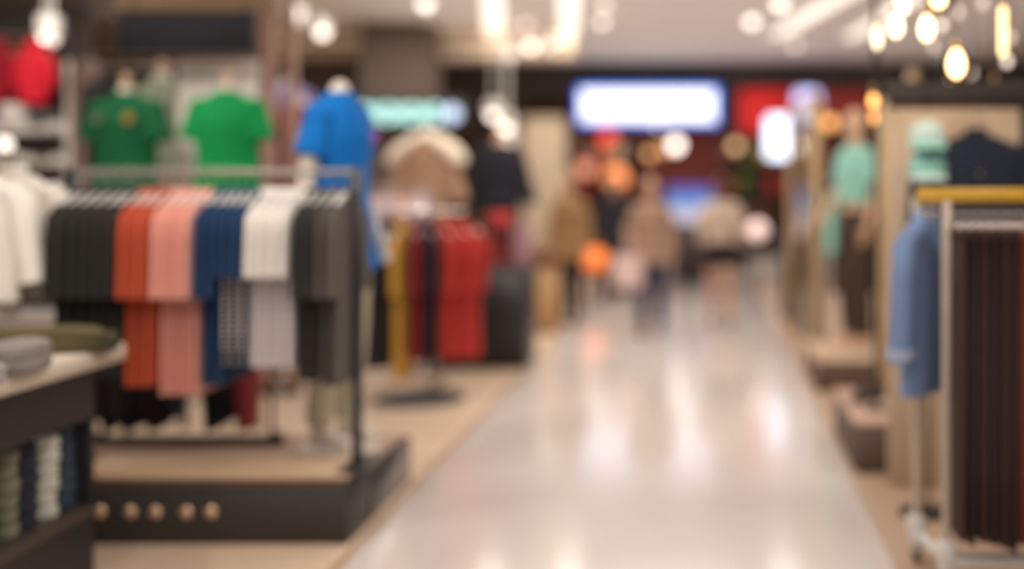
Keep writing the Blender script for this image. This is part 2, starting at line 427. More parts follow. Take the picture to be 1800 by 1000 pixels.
# stacks of folded jeans in the open shelf
stk = [(4.472, 'blue_denim', (62,74,90), 'blue'), (4.35, 'pale_green_cotton', (206,206,190), 'pale'), (4.225, 'navy_cotton', (54,56,66), 'navy'), (4.10, 'sage_cotton', (126,124,104), 'sage'), (3.975, 'charcoal_cotton', (62,62,66), 'charcoal'), (3.85, 'ecru_cotton', (170,164,146), 'ecru')]
for si, (d, mn, rgb, cn) in enumerate(stk):
    m = cloth(mn, rgb, var=.35)
    src = None
    for k in range(6):
        if src is None: o = src = folded('folded_jeans', m, .34, .112, .052, si)
        else: o = src.copy(); COL.objects.link(o)
        o.location = (tx1-.19+R.uniform(-.008,.008)-.01, d, .316+k*.0535); o.rotation_euler = (0,0,R.uniform(-.02,.02))
        place = ['bottom','second from bottom','third from bottom','third from top','second from top','top'][k]
        tag(o, f'{cn} folded garment, {place} of the {cn} stack on the table shelf', 'folded clothes', 'folded garments on the table shelf')

# ================================================================== WHITE JACKETS AT THE LEFT FRAME EDGE
d = 5.0
t = thing('garment_stand', 'slim black stand holding two white jackets behind the left table', 'clothes stand', (WX(-40, d), 4.82, 0))
MB().cyl((0,.0), .018, .02, 1.74, 14).build('post', black_metal, t)
MB().tube([(0,0,1.73),(0,.45,1.73)], .012, 8).build('arm', black_metal, t)
MB().box(-.14,.14,-.16,.16,0,.02,.004).build('base', black_metal, t)
wj = cloth('white_fleece', (232,224,214), var=.05); wj2 = cloth('cream_fleece', (220,212,202), var=.05)
for k, (yy, dx, lab) in enumerate([(4.95, 0, 'front white zipped jacket hanging behind the left table'), (5.16, .05, 'second white jacket hanging just behind the front white jacket')]):
    h = thing('hanger', lab.replace('jacket', 'jacket hanger', 1).split(' hanging')[0]+' under its collar behind the left table', 'hanger', (WX(-36, 5.0)+dx, yy, 1.743-.0), 0)
    hanger(h, .36, brassy_wood)
    s = thing('jacket', lab, 'jacket', (WX(-36, 5.0)+dx, yy, 1.743), 0)
    shirt(s, wj if k == 0 else wj2, w=.40, L=.56, dep=.13, sleeve=.36, sr=.062, seed=k+3, zip_=(k == 0), out=.07)
h = thing('scarf', 'long cream scarf hanging below the white jackets at the left edge', 'scarf', (WX(14, 5.06), 5.06, 0))
mb = MB(); rs = []
for i in range(9):
    z = 1.62-.62*i/8; rs.append(ringxy(.04+.006*math.sin(i), .016, z, 14, i*.5, .12, 4, cx=-.04+.05*i/8))
mb.rings(rs).build('cloth', wj2, h)

# ================================================================== WALL UNIT FAR LEFT
d = 8.6
t = thing('wall_shelving', 'dark wall shelving unit with white shelves and white upright at far left', 'shelving', (WX(40, d), d, 0))
X = lambda px, dd=d: WX(px, dd)-WX(40, d)
MB().box(X(-140), X(118), .30, .34, 0, 3.0).build('back_panel', mat('charcoal_panel', (62,56,54), .7), t)
MB().box(X(98), X(116), .12, .30, 0, WZ(105,d), .006).build('upright', whitem, t)
MB().box(X(-140), X(-122), .12, .30, 0, WZ(105,d), .006).build('upright', whitem, t)
for py in (224, 282, 420, 560):
    MB().box(X(-120), X(98), .0, .298, WZ(py+9,d), WZ(py-9,d), .006).build('shelf', whitem, t)
MB().tube([(X(-120),.05,WZ(62,d)),(X(98),.05,WZ(62,d))], .012, 8).build('rail', chrome, t)
for px, m, lab in ((54, cloth('bright_red', (226,44,62)), 'bright red padded jacket on upper rail of the far left wall shelving'), (-8, cloth('deep_red', (150,30,42)), 'deep red jacket beside the bright red one on far left wall shelving')):
    p = (WX(px, d), d-.0+.05, WZ(62, d)+.012)
    h = thing('hanger', 'tan wooden hanger under the '+lab.split(' jacket')[0].replace(' padded','')+' jacket on the upper wall rail', 'hanger', p, .15); hanger(h, .22, tan_w, drop=.07)
    s = thing('jacket', lab, 'jacket', p, .15); shirt(s, m, w=.185, L=.46, dep=.16, puff=.22 if px == 54 else .0, sleeve=.22, sr=.042, drop=.07, seed=int(px)+200, out=.02)
lw = cloth('white_linen', (226,220,214))
for px, z, m, nm, lab in ((20, 233, lw, 'folded_sweater', 'white folded top on the upper white wall shelf'), (70, 233, cloth('slate_knit', (92,92,98)), 'folded_sweater', 'slate grey folded top on the upper white wall shelf'), (75, 291, cloth('black_cotton', (44,42,44)), 'folded_sweater', 'black folded top nearest the upright on the second wall shelf')):
    o = folded(nm, m, .2, .26, .13 if z == 233 and px == 20 else .08, px); o.location = (WX(px, d), d+.06, WZ(z-9-9, d)+.002); tag(o, lab, 'folded clothes')
t = thing('shelf_lamp', 'small round white lamp on the second white shelf at the far left', 'lamp', (WX(8,8.45), 8.45, WZ(273,8.6)+.002))
MB().lathe((0,0,0), [(.04,0),(.04,.01),(.012,.015),(.012,.03)], 16).build('base', chrome, t); MB().ball((0,0,.075), .05, 16, 10).build('globe', emat('shelf_lamp_glow', (250,240,228), 2.5), t)
# brown slatted board
mb = MB(); 
for k in range(3): mb.box(WX(123+14*k,8.5), WX(134+14*k,8.5), 8.5, 8.54, 0.002, WZ(105,8.5), .003)
mb.box(WX(122,8.5), WX(166,8.5), 8.5401, 8.57, 0.002, WZ(105,8.5))
tag(mb.build('slatted_panel', mat('brown_slat', (120,98,88), .6)), 'tall brown slatted panel between white wall shelving and the dark green polo', 'panel')

# ================================================================== GREEN SHIRTS, BOARDS, BLACK SIGN
g1 = cloth('dark_green_pique', (22,92,56)); g2 = cloth('bright_green_pique', (18,140,72))
p = W(222, 168, 7.0)
b1 = bust('white bust form wearing a dark green polo shirt above the left of the front rail', (p.x, 7.0, 0), 0, g1, base_z=p.z-1.475*1.0, hem=.80, pad=.03, collar_m=g1)
sh1 = [c for c in b1.children if c.name.startswith('polo_shirt')][0]
bz = p.z-1.475
MB().tube([(.085,-.14,bz+1.33),(.085,-.152,bz+1.33)], .034, 20).build('badge', mat('gold_badge', (150,120,40), .5), sh1)['label'] = 'round gold chest badge'
MB().tube([(-.10,-.135,bz+1.33),(-.10,-.150,bz+1.33)], .028, 20).build('badge', mat('grey_badge', (110,112,100), .5), sh1)['label'] = 'round grey chest badge'
p = W(400, 165, 6.9)
b2 = bust('white bust form wearing a bright green polo shirt in front of the white board', (p.x, 6.9, 0), 0, g2, base_z=p.z-1.475, hem=.68, pad=.03, collar_m=g2)
p = W(285, 140, 7.75)
bust('pale bust form in a sage grey sleeveless top behind the dark green polo', (p.x, 7.75, 0), .4, cloth('sage_jersey', (150,158,136)), sleeve=None, base_z=p.z-1.475, hem=.8, cap=True)
t = thing('display_board', 'white display board behind the bright green polo shirt', 'board', (WX(383,7.35), 7.35, 0))
MB().box(WX(312,7.35)-WX(383,7.35), WX(452,7.35)-WX(383,7.35), 0, .03, 1.2, WZ(105,7.35), .004).build('panel', mat('white_board', (226,214,204), .6), t)
for px in (318, 446): MB().box(WX(px,7.35)-WX(383,7.35)-.02, WX(px,7.35)-WX(383,7.35)+.02, .03, .07, 0, WZ(110,7.35)).build('post', black_metal, t)
for k, (px) in enumerate((184, 200, 300, 312)):
    p = W(px, 118, 8.2); m = cloth('soft_black', (46,42,44)) if k != 2 else cloth('taupe_knit', (150,136,126))
    h = thing('hanger', f'{ORD[k]} white hanger from the left on the rear rail behind the green polos', 'hanger', (p.x, p.y, p.z+.02), PI/2); hanger(h, .36)
    s = thing('shirt', f'{["black","second black","taupe","third black"][k]} shirt hanging edge-on behind the green polos', 'shirt', (p.x, p.y, p.z+.02), PI/2); shirt(s, m, w=.4, L=.85, dep=.1, sleeve=.3, seed=k+40)
t = thing('clothes_rail', 'chrome rear rail with black shirts behind the green polos', 'clothes rail', (WX(245,8.2), 8.2, 0))
z = WZ(118,8.2); xa, xb = WX(170,8.2)-WX(245,8.2), WX(322,8.2)-WX(245,8.2)
MB().tube([(xa,0,z),(xb,0,z)], .012, 10).build('rail', chrome, t)
for q in (xa, xb):
    MB().tube([(q,0,.02),(q,0,z)], .014, 10).build('post', chrome, t); MB().box(q-.03,q+.03,-.22,.22,0,.02,.004).build('foot', black_metal, t)
t = thing('hanging_sign', 'large black rectangular sign hanging above the green polos', 'sign', (WX(331,7.1), 7.1, WZ(95,7.1)))
hw = (WX(452,7.1)-WX(210,7.1))/2; hz = WZ(20,7.1)-WZ(95,7.1)
MB().box(-hw, hw, -.02, .02, 0, hz, .004).build('board', mat('matt_black_board', (44,43,47), .9, spec=.1), t)
mb = MB()
for a in (-hw,hw-.012): mb.box(a, a+.012, -.026, -.0201, 0, hz)
for a in (0,hz-.012): mb.box(-hw+.012, hw-.012, -.026, -.0201, a, a+.012)
mb.build('frame', black_metal, t)
for s in (-1,1): MB().cyl((s*hw*.8,0), .006, hz-.01, CZ-WZ(95,7.1), 8).build('rod', black_metal, t)
# two pale wooden poles and golden header beside the sign
for px, wpx, lab in ((472, 24, 'broad pale pink wooden pillar right of the black hanging sign'), (513, 14, 'narrow pale wooden pillar between sign and blue polo mannequin')):
    hwv = wpx/F*8.6/2; c = WX(px, 8.6)
    t = thing('timber_pillar', lab, 'pillar', (c, 8.6, 0))
    MB().box(-hwv, hwv, -.03, .03, .06, CZ-.06, .006).build('shaft', mat('pinkish_wood', (196,158,142), .55), t)
    MB().box(-hwv-.02, hwv+.02, -.07, .07, 0, .06, .006).build('foot', black_metal, t)
    MB().box(-hwv-.02, hwv+.02, -.07, .07, CZ-.06, CZ-.001, .006).build('head', black_metal, t)
# burgundy and lilac garments hanging behind the blue polo
for k, (px, py, dd, m, lab) in enumerate(((528, 185, 9.2, cloth('burgundy_knit', (128,36,50)), 'burgundy top on rear stand left of the blue polo mannequin'), (508, 150, 9.6, cloth('lilac_knit', (150,136,186)), 'lilac top on rear stand beside the narrow pale pillar'))):
    p = W(px, py, dd)
    bust('bust form in '+lab, (p.x, dd, 0), .9, m, sleeve='short', base_z=p.z-1.475, hem=.80, cap=False)

# ================================================================== FRONT PLINTHS AND RAIL OF SHIRTS
px0, px1 = -3.4, WX(610, 5.02)
t = thing('display_plinth', 'long dark front plinth with pale wood top under the shirt rail', 'plinth', ((px0+px1)/2, 5.19, 0))
hw = (px1-px0)/2
MB().box(-hw, hw, -.17, .17, 0, .285, .004).build('body', mat('charcoal_laminate', (56,52,50), .5), t)
MB().box(-hw, hw, -.172, .17, .285, .308, .004).build('top', woodtop, t)
MB().box(-hw+.01, hw-.01, -.1745, -.1715, .255, .284).build('front_strip', mat('umber_strip', (92,72,62), .5), t)  # umber strip along the front just below the top
for px in (172, 226, 270, 324, 368, 118):
    MB().lathe((0,0,0), [(.004,.0),(.018,.004),(.026,.012),(.026,.02)], 18).build('stud', mat('pale_brass', (230,190,160), .25, .6), t).matrix_local = Matrix.Translation((WX(px,5.0)-(px0+px1)/2, -.19, WZ(902,5.0))) @ Matrix.Rotation(-PI/2, 4, 'X')
t = thing('display_plinth', 'lower dark rear plinth with glossy side behind the shirt rail plinth', 'plinth', ((px0+px1)/2, 5.75, 0))
MB().box(-hw, hw, -.36, .36, 0, .235, .004).build('body', mat('glossy_charcoal', (60,56,60), .15, spec=.7), t)
MB().box(-hw+.03, hw-.03, -.33, .33, .235, .25, .003).build('top', mat('pinkish_top', (176,148,128), .45), t)

MB().box(-hw, -2.16-(px0+px1)/2, .075, .095, .2495, .295, .003).build('rim', black_metal, t)
rd, rz = 5.19, WZ(303, 5.19)
xa, xb = WX(128, rd), WX(628, rd)
t = thing('clothes_rail', 'chrome clothes rail with black posts on the front plinth', 'clothes rail', ((xa+xb)/2, rd, .308))
zz = rz-.308; hw = (xb-xa)/2
MB().box(-hw, hw, -.009, .009, zz-.014, zz+.014, .003).build('rail', mat('satin_steel', (150,142,134), .5, .5), t)
for s in (-1, 1):
    MB().box(s*hw-.02, s*hw+.02, -.02, .02, .012, zz+.02, .004).build('post', black_metal, t)
    MB().box(s*hw-.05, s*hw+.05, -.15, .15, 0, .012, .003).build('foot', black_metal, t)
blk = cloth('black_jersey', (52,50,48)); coral = cloth('coral_jersey', (188,84,58)); pink = cloth('salmon_jersey', (226,160,144)); navy = cloth('navy_jersey', (40,64,98))
spot = cloth('spotted_navy', (50,54,66), pattern='dots', rgb2=(214,206,204), psc=42, var=.05); stripe = cloth('striped_white', (238,230,226), pattern='Z', rgb2=(196,186,190), psc=16, var=.03); wht = cloth('white_jersey', (238,230,222))
char = cloth('charcoal_marl', (96,88,82)); char2 = cloth('dark_charcoal', (62,58,56))
row = [(112,'black',blk,.82,0),(134,'black',blk,.82,0),(156,'black',blk,.82,0),(178,'black',blk,.82,0),(200,'black',blk,.82,0),(219,'black',blk,.82,0),
       (241,'coral',coral,.86,0),(259,'coral',coral,.85,0),(277,'coral',coral,.85,0),
       (299,'salmon pink',pink,.90,0),(317,'salmon pink',pink,.89,0),(337,'salmon pink',pink,.87,0),(355,'salmon pink',pink,.86,0),
       (373,'navy',navy,.86,0),(392,'navy',navy,.87,0),(408,'spotted navy',navy,.77,spot),(424,'spotted navy',navy,.78,spot),(441,'spotted navy',navy,.77,spot),
       (460,'striped white',wht,.78,stripe),(480,'striped white',wht,.79,stripe),(500,'striped white',wht,.79,stripe),(519,'striped white',wht,.78,stripe),
       (541,'black marl',char2,.84,0),(560,'black marl',char2,.84,0),(580,'charcoal grey',char,.86,0),(598,'charcoal grey',char,.87,0),(616,'charcoal grey',char,.86,0)]
cnt = {}; proto = {}; hp = None
tot = {}
for r_ in row: tot[r_[1]] = tot.get(r_[1], 0)+1
FR = 4.96/5.19
for i, (px, cn, m, L, m2) in enumerate(row):
    x = WX(px, 4.99)              # the sleeve nearest the camera is what shows
    x = WX(140,rd)+(WX(612,rd)-WX(140,rd))*i/(len(row)-1) if False else x*1.0
    x = max(xa+.035, min(xb-.035, WX(px*.985+12, 5.12)))
    k = cnt.get(cn, 0); cnt[cn] = k+1
    loc = (x, rd, rz+.014)
    if hp is None:
        hp = thing('hanger', 'white hanger with chrome hook holding a shirt on the front rail', 'hanger', loc, PI/2, 'hangers on the front rail'); hanger(hp, .40)
    else: dup(hp, loc, PI/2)
    lab = f'{ORD[k]} of {tot[cn]} {cn} shirts from the left on the front rail'
    if cn not in proto:
        s = thing('shirt', lab, 'shirt', loc, PI/2, 'shirts on the front rail')
        shirt(s, m, w=.40, L=L-.02, dep=.040, sleeve=.24 if m2 else .33, sr=.062, drop=.115, seed=i, m2=m2 or m, out=.03)
        proto[cn] = s
    else: dup(proto[cn], loc, PI/2+R.uniform(-.012,.012), lab, 'shirts on the front rail')
# dark trousers folded over a low bar on the rear plinth, and one red pair
t = thing('clothes_rail', 'low black rail of dark trousers on the rear plinth under the shirts', 'clothes rail', (WX(400,5.95), 5.98, .25))
MB().tube([(-.72,0,.62),(.22,0,.62)], .011, 8).build('rail', black_metal, t)
for q in (-.72,.22):
    MB().tube([(q,0,.012),(q,0,.62)], .013, 8).build('post', black_metal, t); MB().box(q-.03,q+.03,-.12,.12,0,.012,.003).build('foot', black_metal, t)
dk = cloth('dark_plum', (58,36,44)); rdp = cloth('dusty_red', (150,64,66)); bk2 = cloth('ink_cotton', (42,40,46))
for k, (px, m, cn) in enumerate(((178,char2,'charcoal'),(196,bk2,'black'),(214,char2,'charcoal'),(232,bk2,'black'),(252,bk2,'black'),(275,dk,'dark plum'),(300,bk2,'black'),(375,bk2,'black'),(405,bk2,'black'),(432,rdp,'dusty red'))):
    x = WX(px, 5.95)
    s = thing('trousers', f'{cn} trousers hanging low under the front shirts, {ORD[k]} from left', 'trousers', (x, 5.98, .25+.632), PI/2, 'trousers under the front shirts')
    trousers(s, m, L=.50+.05*(k%2), w=.22, dep=.07, drop=.02, seed=k)

# ================================================================== BLUE POLO MANNEQUIN
blue = cloth('royal_blue_pique', (16,110,190)); cream_tr = cloth('stone_cotton', (196,186,160))
jm = skeleton(elL=(-.215,.035,1.12), wrL=(-.23,.0,.88), elR=(.225,.05,1.12), wrR=(.23,-.06,.90), kneeL=(-.11,-.02,.48), ankL=(-.12,.03,.085))
pm = W(596, 800, 5.72)
t = thing('mannequin', 'white headless mannequin in a royal blue polo and stone trousers on rear plinth', 'mannequin', (pm.x+.0, 5.72, .252), math.radians(74)); t.scale = (1.03, 1.03, 1.18)
MB().cyl((0,0), .19, 0, .02, 28).build('base', mann_w, t)
def up(o): o.data.transform(Matrix.Translation((0,0,.03))); return o
up(body_mb(jm, head=False).build('body', mann_w, t, remesh=.009))
g = up(top_mb(jm, .74, 'short', .026, .03, .62).build('polo_shirt', blue, t, remesh=.011))
rs = [ringxy(.072,.066,1.475,20), ringxy(.078,.074,1.50,20), ringxy(.066,.064,1.525,20), ringxy(.058,.056,1.52,20), ringxy(.058,.056,1.48,20)]
MB().rings(rs).build('collar', blue, g)
MB().box(.06,.11,-.150,-.140,1.31,1.36,.002).build('badge', mat('violet_badge', (150,90,190), .5), g)['label'] = 'violet chest badge'
up(legs_mb(jm, .016).build('trousers', cream_tr, t, remesh=.012))

# ================================================================== MIDDLE LEFT: SHAWL, NAVY JACKET, ROUND RACK, BLACK CABINET
tan_k = cloth('tan_knit', (168,134,108)); cream_k = cloth('cream_shawl', (238,224,202))
p = W(750, 240, 9.6)
b = bust('bust form in a tan top with a cream shawl over its shoulders', (p.x, 9.6, 0), 0, tan_k, sleeve='long', base_z=p.z-1.47, hem=.72, pad=.03, sh_name='sweater', cap=False)
bz = p.z-1.47; mb = MB()
for s in (-1, 1):
    mb.capsule([(0,.02,bz+1.475),(s*.12,0,bz+1.425),(s*.22,-.02,bz+1.345),(s*.28,-.03,bz+1.275)], [(.05,.11),(.06,.14),(.07,.14),(.065,.11)], 14, ref=(0,0,1))
mb.build('shawl', cream_k, b, remesh=.012)
p = W(878, 252, 10.5)
bust('bust form in a navy black jacket behind the black cabinet', (p.x, 10.5, 0), 0, cloth('navy_black_wool', (42,42,50)), sleeve='long', base_z=p.z-1.475, hem=.84, pad=.03, sh_name='jacket', cap=True, skin=mann_t)
# round rack
rc = W(738, 702, 8.38); cz = WZ(372, 8.3)
t = thing('round_rack', 'round clothes rack with dark disc base beside the aisle', 'clothes rack', (rc.x, 8.38, 0))
MB().lathe((0,0,0), [(.33,0),(.33,.012),(.30,.022),(.05,.03),(.03,.05)], 36).build('base', black_metal, t)
MB().cyl((0,0), .018, .03, cz, 14).build('pole', chrome, t)
for dx in (-.2, .03): MB().cyl((dx,-.12), .008, .02, cz, 10).build('strut', chrome, t)
MB().tube([(.34*math.cos(a),.34*math.sin(a),cz) for a in [2*PI*k/32 for k in range(33)]], .011, 8).build('ring', chrome, t)
for a in (0, PI/2): MB().tube([(-.34*math.cos(a),-.34*math.sin(a),cz),(.34*math.cos(a),.34*math.sin(a),cz)], .009, 8).build('spoke', chrome, t)
red = cloth('scarlet_cotton', (182,58,52)); dred = cloth('wine_cotton', (122,34,44)); must = cloth('mustard_cotton', (190,142,62)); blk3 = cloth('jet_cotton', (44,40,44)); pkp = cloth('blush_cotton', (212,176,166))
items = [(-168,'grey black',blk3,.92),(-150,'black',blk3,1.0),(-131,'charcoal black',blk3,1.02),(-113,'jet black',blk3,1.0),(-96,'mustard',must,1.08),(-79,'wine red',dred,.95),(-66,'long black',blk3,.97),(-51,'dark scarlet',red,.94),(-34,'scarlet',red,.95),(-15,'bright scarlet',red,.96),(40,'rear black',blk3,.9),(90,'rear wine red',dred,.9),(140,'rear mustard',must,.9)]
for k, (ang, cn, m, L) in enumerate(items):
    a = math.radians(ang); loc = (rc.x+.34*math.cos(a), 8.38+.34*math.sin(a), cz+.011)
    h = thing('hanger', f'pale hanger of the {cn} shirt on the round rack', 'hanger', loc, a, 'hangers on the round rack'); hanger(h, .34)
    s = thing('shirt', f'{cn} shirt hanging from the ring of the round rack', 'shirt', loc, a, 'shirts on the round rack'); shirt(s, m, w=.30, L=L, dep=.065, sleeve=.36, sr=.05, drop=.10, seed=k+70, out=.0)
# blush tops on a straight rail behind
t = thing('clothes_rail', 'short chrome rail of blush tops behind the round rack', 'clothes rail', (WX(690,9.0), 9.0, 0))
z = WZ(332, 9.0)
MB().tube([(-.34,0,z),(.34,0,z)], .011, 10).build('rail', chrome, t)
for q in (-.34,.34):
    MB().tube([(q,0,.015),(q,0,z)], .013, 10).build('post', chrome, t); MB().box(q-.03,q+.03,-.2,.2,0,.015,.003).build('foot', black_metal, t)
for k, px in enumerate((632, 650, 668, 686, 704, 722, 740)):
    loc = (WX(px,9.0), 9.0, z+.011); m = pkp if k % 3 else cloth('lilac_white', (206,196,208))
    h = thing('hanger', f'pale hanger, {ORD[k]} from the left on the rail of blush tops', 'hanger', loc, PI/2, 'hangers on the blush rail'); hanger(h, .36)
    s = thing('blouse', f'{"blush pink" if k % 3 else "lilac white"} top, {ORD[k]} from the left on the rail behind the round rack', 'blouse', loc, PI/2, 'tops on the blush rail'); shirt(s, m, w=.38, L=.34, dep=.062, sleeve=.2, seed=k+90, drop=.09)
# black cabinet with folded tops
c0, c1 = WX(768,9.7), WX(926,9.7)
t = thing('display_cabinet', 'low black cabinet beside the aisle under the navy jacket', 'cabinet', ((c0+c1)/2, 9.98, 0)); hw = (c1-c0)/2
MB().box(-hw, hw, -.28, .28, .05, .86, .004).build('body', black, t)
MB().box(-hw-.01, hw+.01, -.29, .29, .86, .89, .004).build('top', mat('dark_umber_top', (84,58,54), .4), t)
MB().box(-hw+.03, hw-.03, -.25, .25, 0, .05).build('toe_kick', black_metal, t)
for s in (-1,1): MB().box(s*hw*.5-hw*.47, s*hw*.5+hw*.47, -.292, -.281, .08, .84, .003).build('door', mat('black_door', (40,37,40), .4), t)
cols = [('brick red',cloth('brick_red_knit',(150,62,54))),('dark maroon',cloth('maroon_knit',(80,40,42))),('scarlet',cloth('scarlet_knit',(200,70,66)))]
for st, (px, seq) in enumerate(((878, [0,0,1,0,1,1,2,2]), (915, [4,4,4,4,4,4]))):
    for k, ci in enumerate(seq):
        cn, m = cols[ci] if ci < 3 else ('rose grey', cloth('rose_grey_knit', (168,128,138)))
        o = folded('folded_sweater', m, .2 if st == 0 else .15, .3, .054, k+st*9); o.location = (WX(px, 9.9), 9.93, .891+.0555*k)
        tag(o, f'{cn} folded top, {["lowest","second lowest","third lowest","fourth lowest","fifth lowest","sixth","seventh","topmost"][k]} in the {"left" if st == 0 else "right"} stack on the black cabinet', 'folded clothes', 'folded tops on the black cabinet')
# wooden crate and low table with orange ball by the far end of the aisle
c = W(957, 580, 12.3)
t = thing('wooden_pedestal', 'tan wooden pedestal at the left edge of the aisle before the people', 'pedestal', (c.x, 12.2, 0))
MB().box(-.165,.165,-.165,.165,.03,.68,.006).build('body', tan_w, t)
MB().box(-.18,.18,-.18,.18,.68,.71,.006).build('top', mat('tan_dark', (150,108,74), .5), t)
MB().box(-.15,.15,-.15,.15,0,.03).build('foot', black_metal, t)
o = thing('handbag', 'brown leather handbag on the tan wooden pedestal', 'bag', (c.x, 12.2, .711))
MB().box(-.14,.14,-.06,.06,0,.19,.02).build('body', mat('brown_leather', (128,88,60), .4), o)
MB().tube([(-.08,0,.18),(-.07,0,.26),(0,0,.30),(.07,0,.26),(.08,0,.18)], .008, 8).build('handle', mat('brown_leather', (128,88,60), .4), o)
c = W(1035, 530, 15)
t = thing('side_table', 'small dark low table under the orange ball', 'table', (c.x, 15.2, 0))
MB().lathe((0,0,0), [(.26,.34),(.27,.35),(.27,.365),(.26,.37)], 28).build('tabletop', black_metal, t)
MB().cyl((0,0), .025, .02, .34, 12).build('pedestal', black_metal, t); MB().lathe((0,0,0), [(.17,0),(.17,.012),(.03,.03)], 24).build('base', black_metal, t)
t = thing('orb', 'round glowing orange lantern on the small low table', 'orb', (c.x+.05, 15.2, .371))
MB().ball((0,0,.19), (.2,.2,.175), 22, 14).build('shade', emat('orange_glow', (250,130,60), .75), t)  # orange ball, its brightness put in as added emission
MB().lathe((0,0,0), [(.08,0),(.08,.02),(.06,.03)], 18).build('foot', black_metal, t); MB().lathe((0,0,.355), [(.05,0),(.05,.02),(.01,.03)], 14).build('cap', black_metal, t)

# ================================================================== TEAL LIT SIGN ON THE PILLAR
t = thing('lit_sign', 'row of glowing pale teal characters on dark sign in front of the brown pillar', 'sign', (WX(715,14.0), 14.0, WZ(200,14.0)))
X = lambda px: WX(px,14.0)-WX(715,14.0)
MB().box(X(622), X(818), 0, .06, -.19, .19, .006).build('backing', mat('sign_black', (44,42,42), .5), t)
for k in range(2): MB().cyl((X(660+80*k),.13), .012, -.02, .02, 8).build('bracket', black_metal, t).matrix_local = Matrix.Translation((X(650+80*k),.13,0)) @ Matrix.Rotation(PI/2,4,'X') @ Matrix.Scale(5,4,(0,0,1)) @ Matrix.Translation((-X(660+80*k),-.13,0))
teal = emat('teal_glow', (176,226,218), 2.9)
xs = [640, 661, 682, 703, 724, 745, 766]
for k, px in enumerate(xs):
    mb = MB(); x = X(px)
    if k % 2 == 0: mb.tube([(x+.055*math.cos(a), -.012, .10*math.sin(a)) for a in [2*PI*i/20 for i in range(21)]], .014, 6)
    else: mb.tube([(x-.03,-.012,-.10),(x-.03,-.012,.10)], .014, 6); mb.tube([(x+.03,-.012,-.10),(x+.03,-.012,.10)], .014, 6)
    mb.build('glyph', teal, t)
MB().tube([(X(795),-.001,0),(X(795),-.04,0)], .10, 22).build('roundel', emat('blue_white_glow', (178,196,226), 1.6), t)['label'] = 'round pale blue emblem at the right end'

# ================================================================== SHOP ACROSS THE MALL
t = thing('lit_sign', 'wide bright white sign with blue edge above the far shop entrance', 'sign', (WX(1140,18.95), 18.95, WZ(187,18.95)))
hw = (1265-1015-6)/F*18.9/2; hz = (222-152-6)/F*18.9/2
MB().box(-hw, hw, -.16, .0, -hz, hz, .03).build('housing', mat('blue_housing', (40,96,190), .4), t)
MB().box(-hw-.012, hw+.012, -.19, -.16, -hz-.012, hz+.012, .01).build('rim', emat('blue_glow', (40,112,226), 2.0), t)
MB().box(-hw+.05, hw-.05, -.205, -.19, -hz+.05, hz-.05, .006).build('face', emat('white_sign_glow', (238,238,250), 2.2), t)
t = thing('fascia_panel', 'red lit shop fascia right of the white sign', 'fascia', (WX(1410,18.9), 19.0, WZ(190,18.9)))
X = lambda px: WX(px,18.9)-WX(1410,18.9)
MB().box(X(1300), X(1398), -.08, 0, WZ(232,18.9)-WZ(190,18.9), WZ(158,18.9)-WZ(190,18.9), .01).build('bright_panel', emat('red_glow', (222,40,36), .62), t)
MB().box(X(1400), X(1530), -.08, 0, WZ(215,18.9)-WZ(190,18.9), WZ(158,18.9)-WZ(190,18.9), .01).build('dim_panel', emat('dim_red', (150,48,40), .35), t)
for px, py, dd, w, h_, col, st, lab in ((1378, 241, 18.3, 62, 74, (220,232,252), 3.0, 'large glowing white square hanging sign right of the aisle'), (1419, 188, 18.0, 44, 60, (196,194,246), 2.0, 'smaller lavender glowing hanging sign behind the large white one')):
    p = W(px, py, dd); hw, hz = w/F*dd/2, h_/F*dd/2
    t = thing('blade_sign', lab, 'sign', (p.x, dd, p.z))
    MB().box(-hw, hw, -.10, .10, -hz, hz, .06).build('light_box', emat('sign_'+str(px), col, st), t)
    MB().box(-hw-.012, hw+.012, .101, .14, -hz-.012, hz+.012, .01).build('frame', mat('blue_housing', (40,96,190), .4), t)
    MB().cyl((0,.12), .015, hz, CZ-p.z, 10).build('rod', black_metal, t)
t = thing('video_screen', 'blue and white video screen on stand inside the far shop', 'screen', (WX(1212,21), 21, 0))
hw = 40/F*21; za, zb = WZ(402,21), WZ(326,21); zm = za+(zb-za)*.5
MB().box(-hw-.03, hw+.03, 0, .07, za-.03, zb+.03, .008).build('bezel', black_metal, t)
for q0, q1, key, rgb, st, nm in ((.78,1,'violet',(128,104,206),.55,'violet top band of the picture'),(.5,.78,'sky',(90,156,222),.75,'sky blue middle of the picture'),(0,.5,'pale',(208,204,230),.75,'pale lower part of the picture')):
    MB().box(-hw, hw, -.012, -.001, za+(zb-za)*q0, za+(zb-za)*q1).build('picture', emat('screen_'+key, rgb, st), t)['label'] = nm
MB().box(-.05,.05,.07,.12,.02,zb,.006).build('stand', black_metal, t); MB().box(-.35,.35,-.15,.25,0,.02,.004).build('foot', black_metal, t)
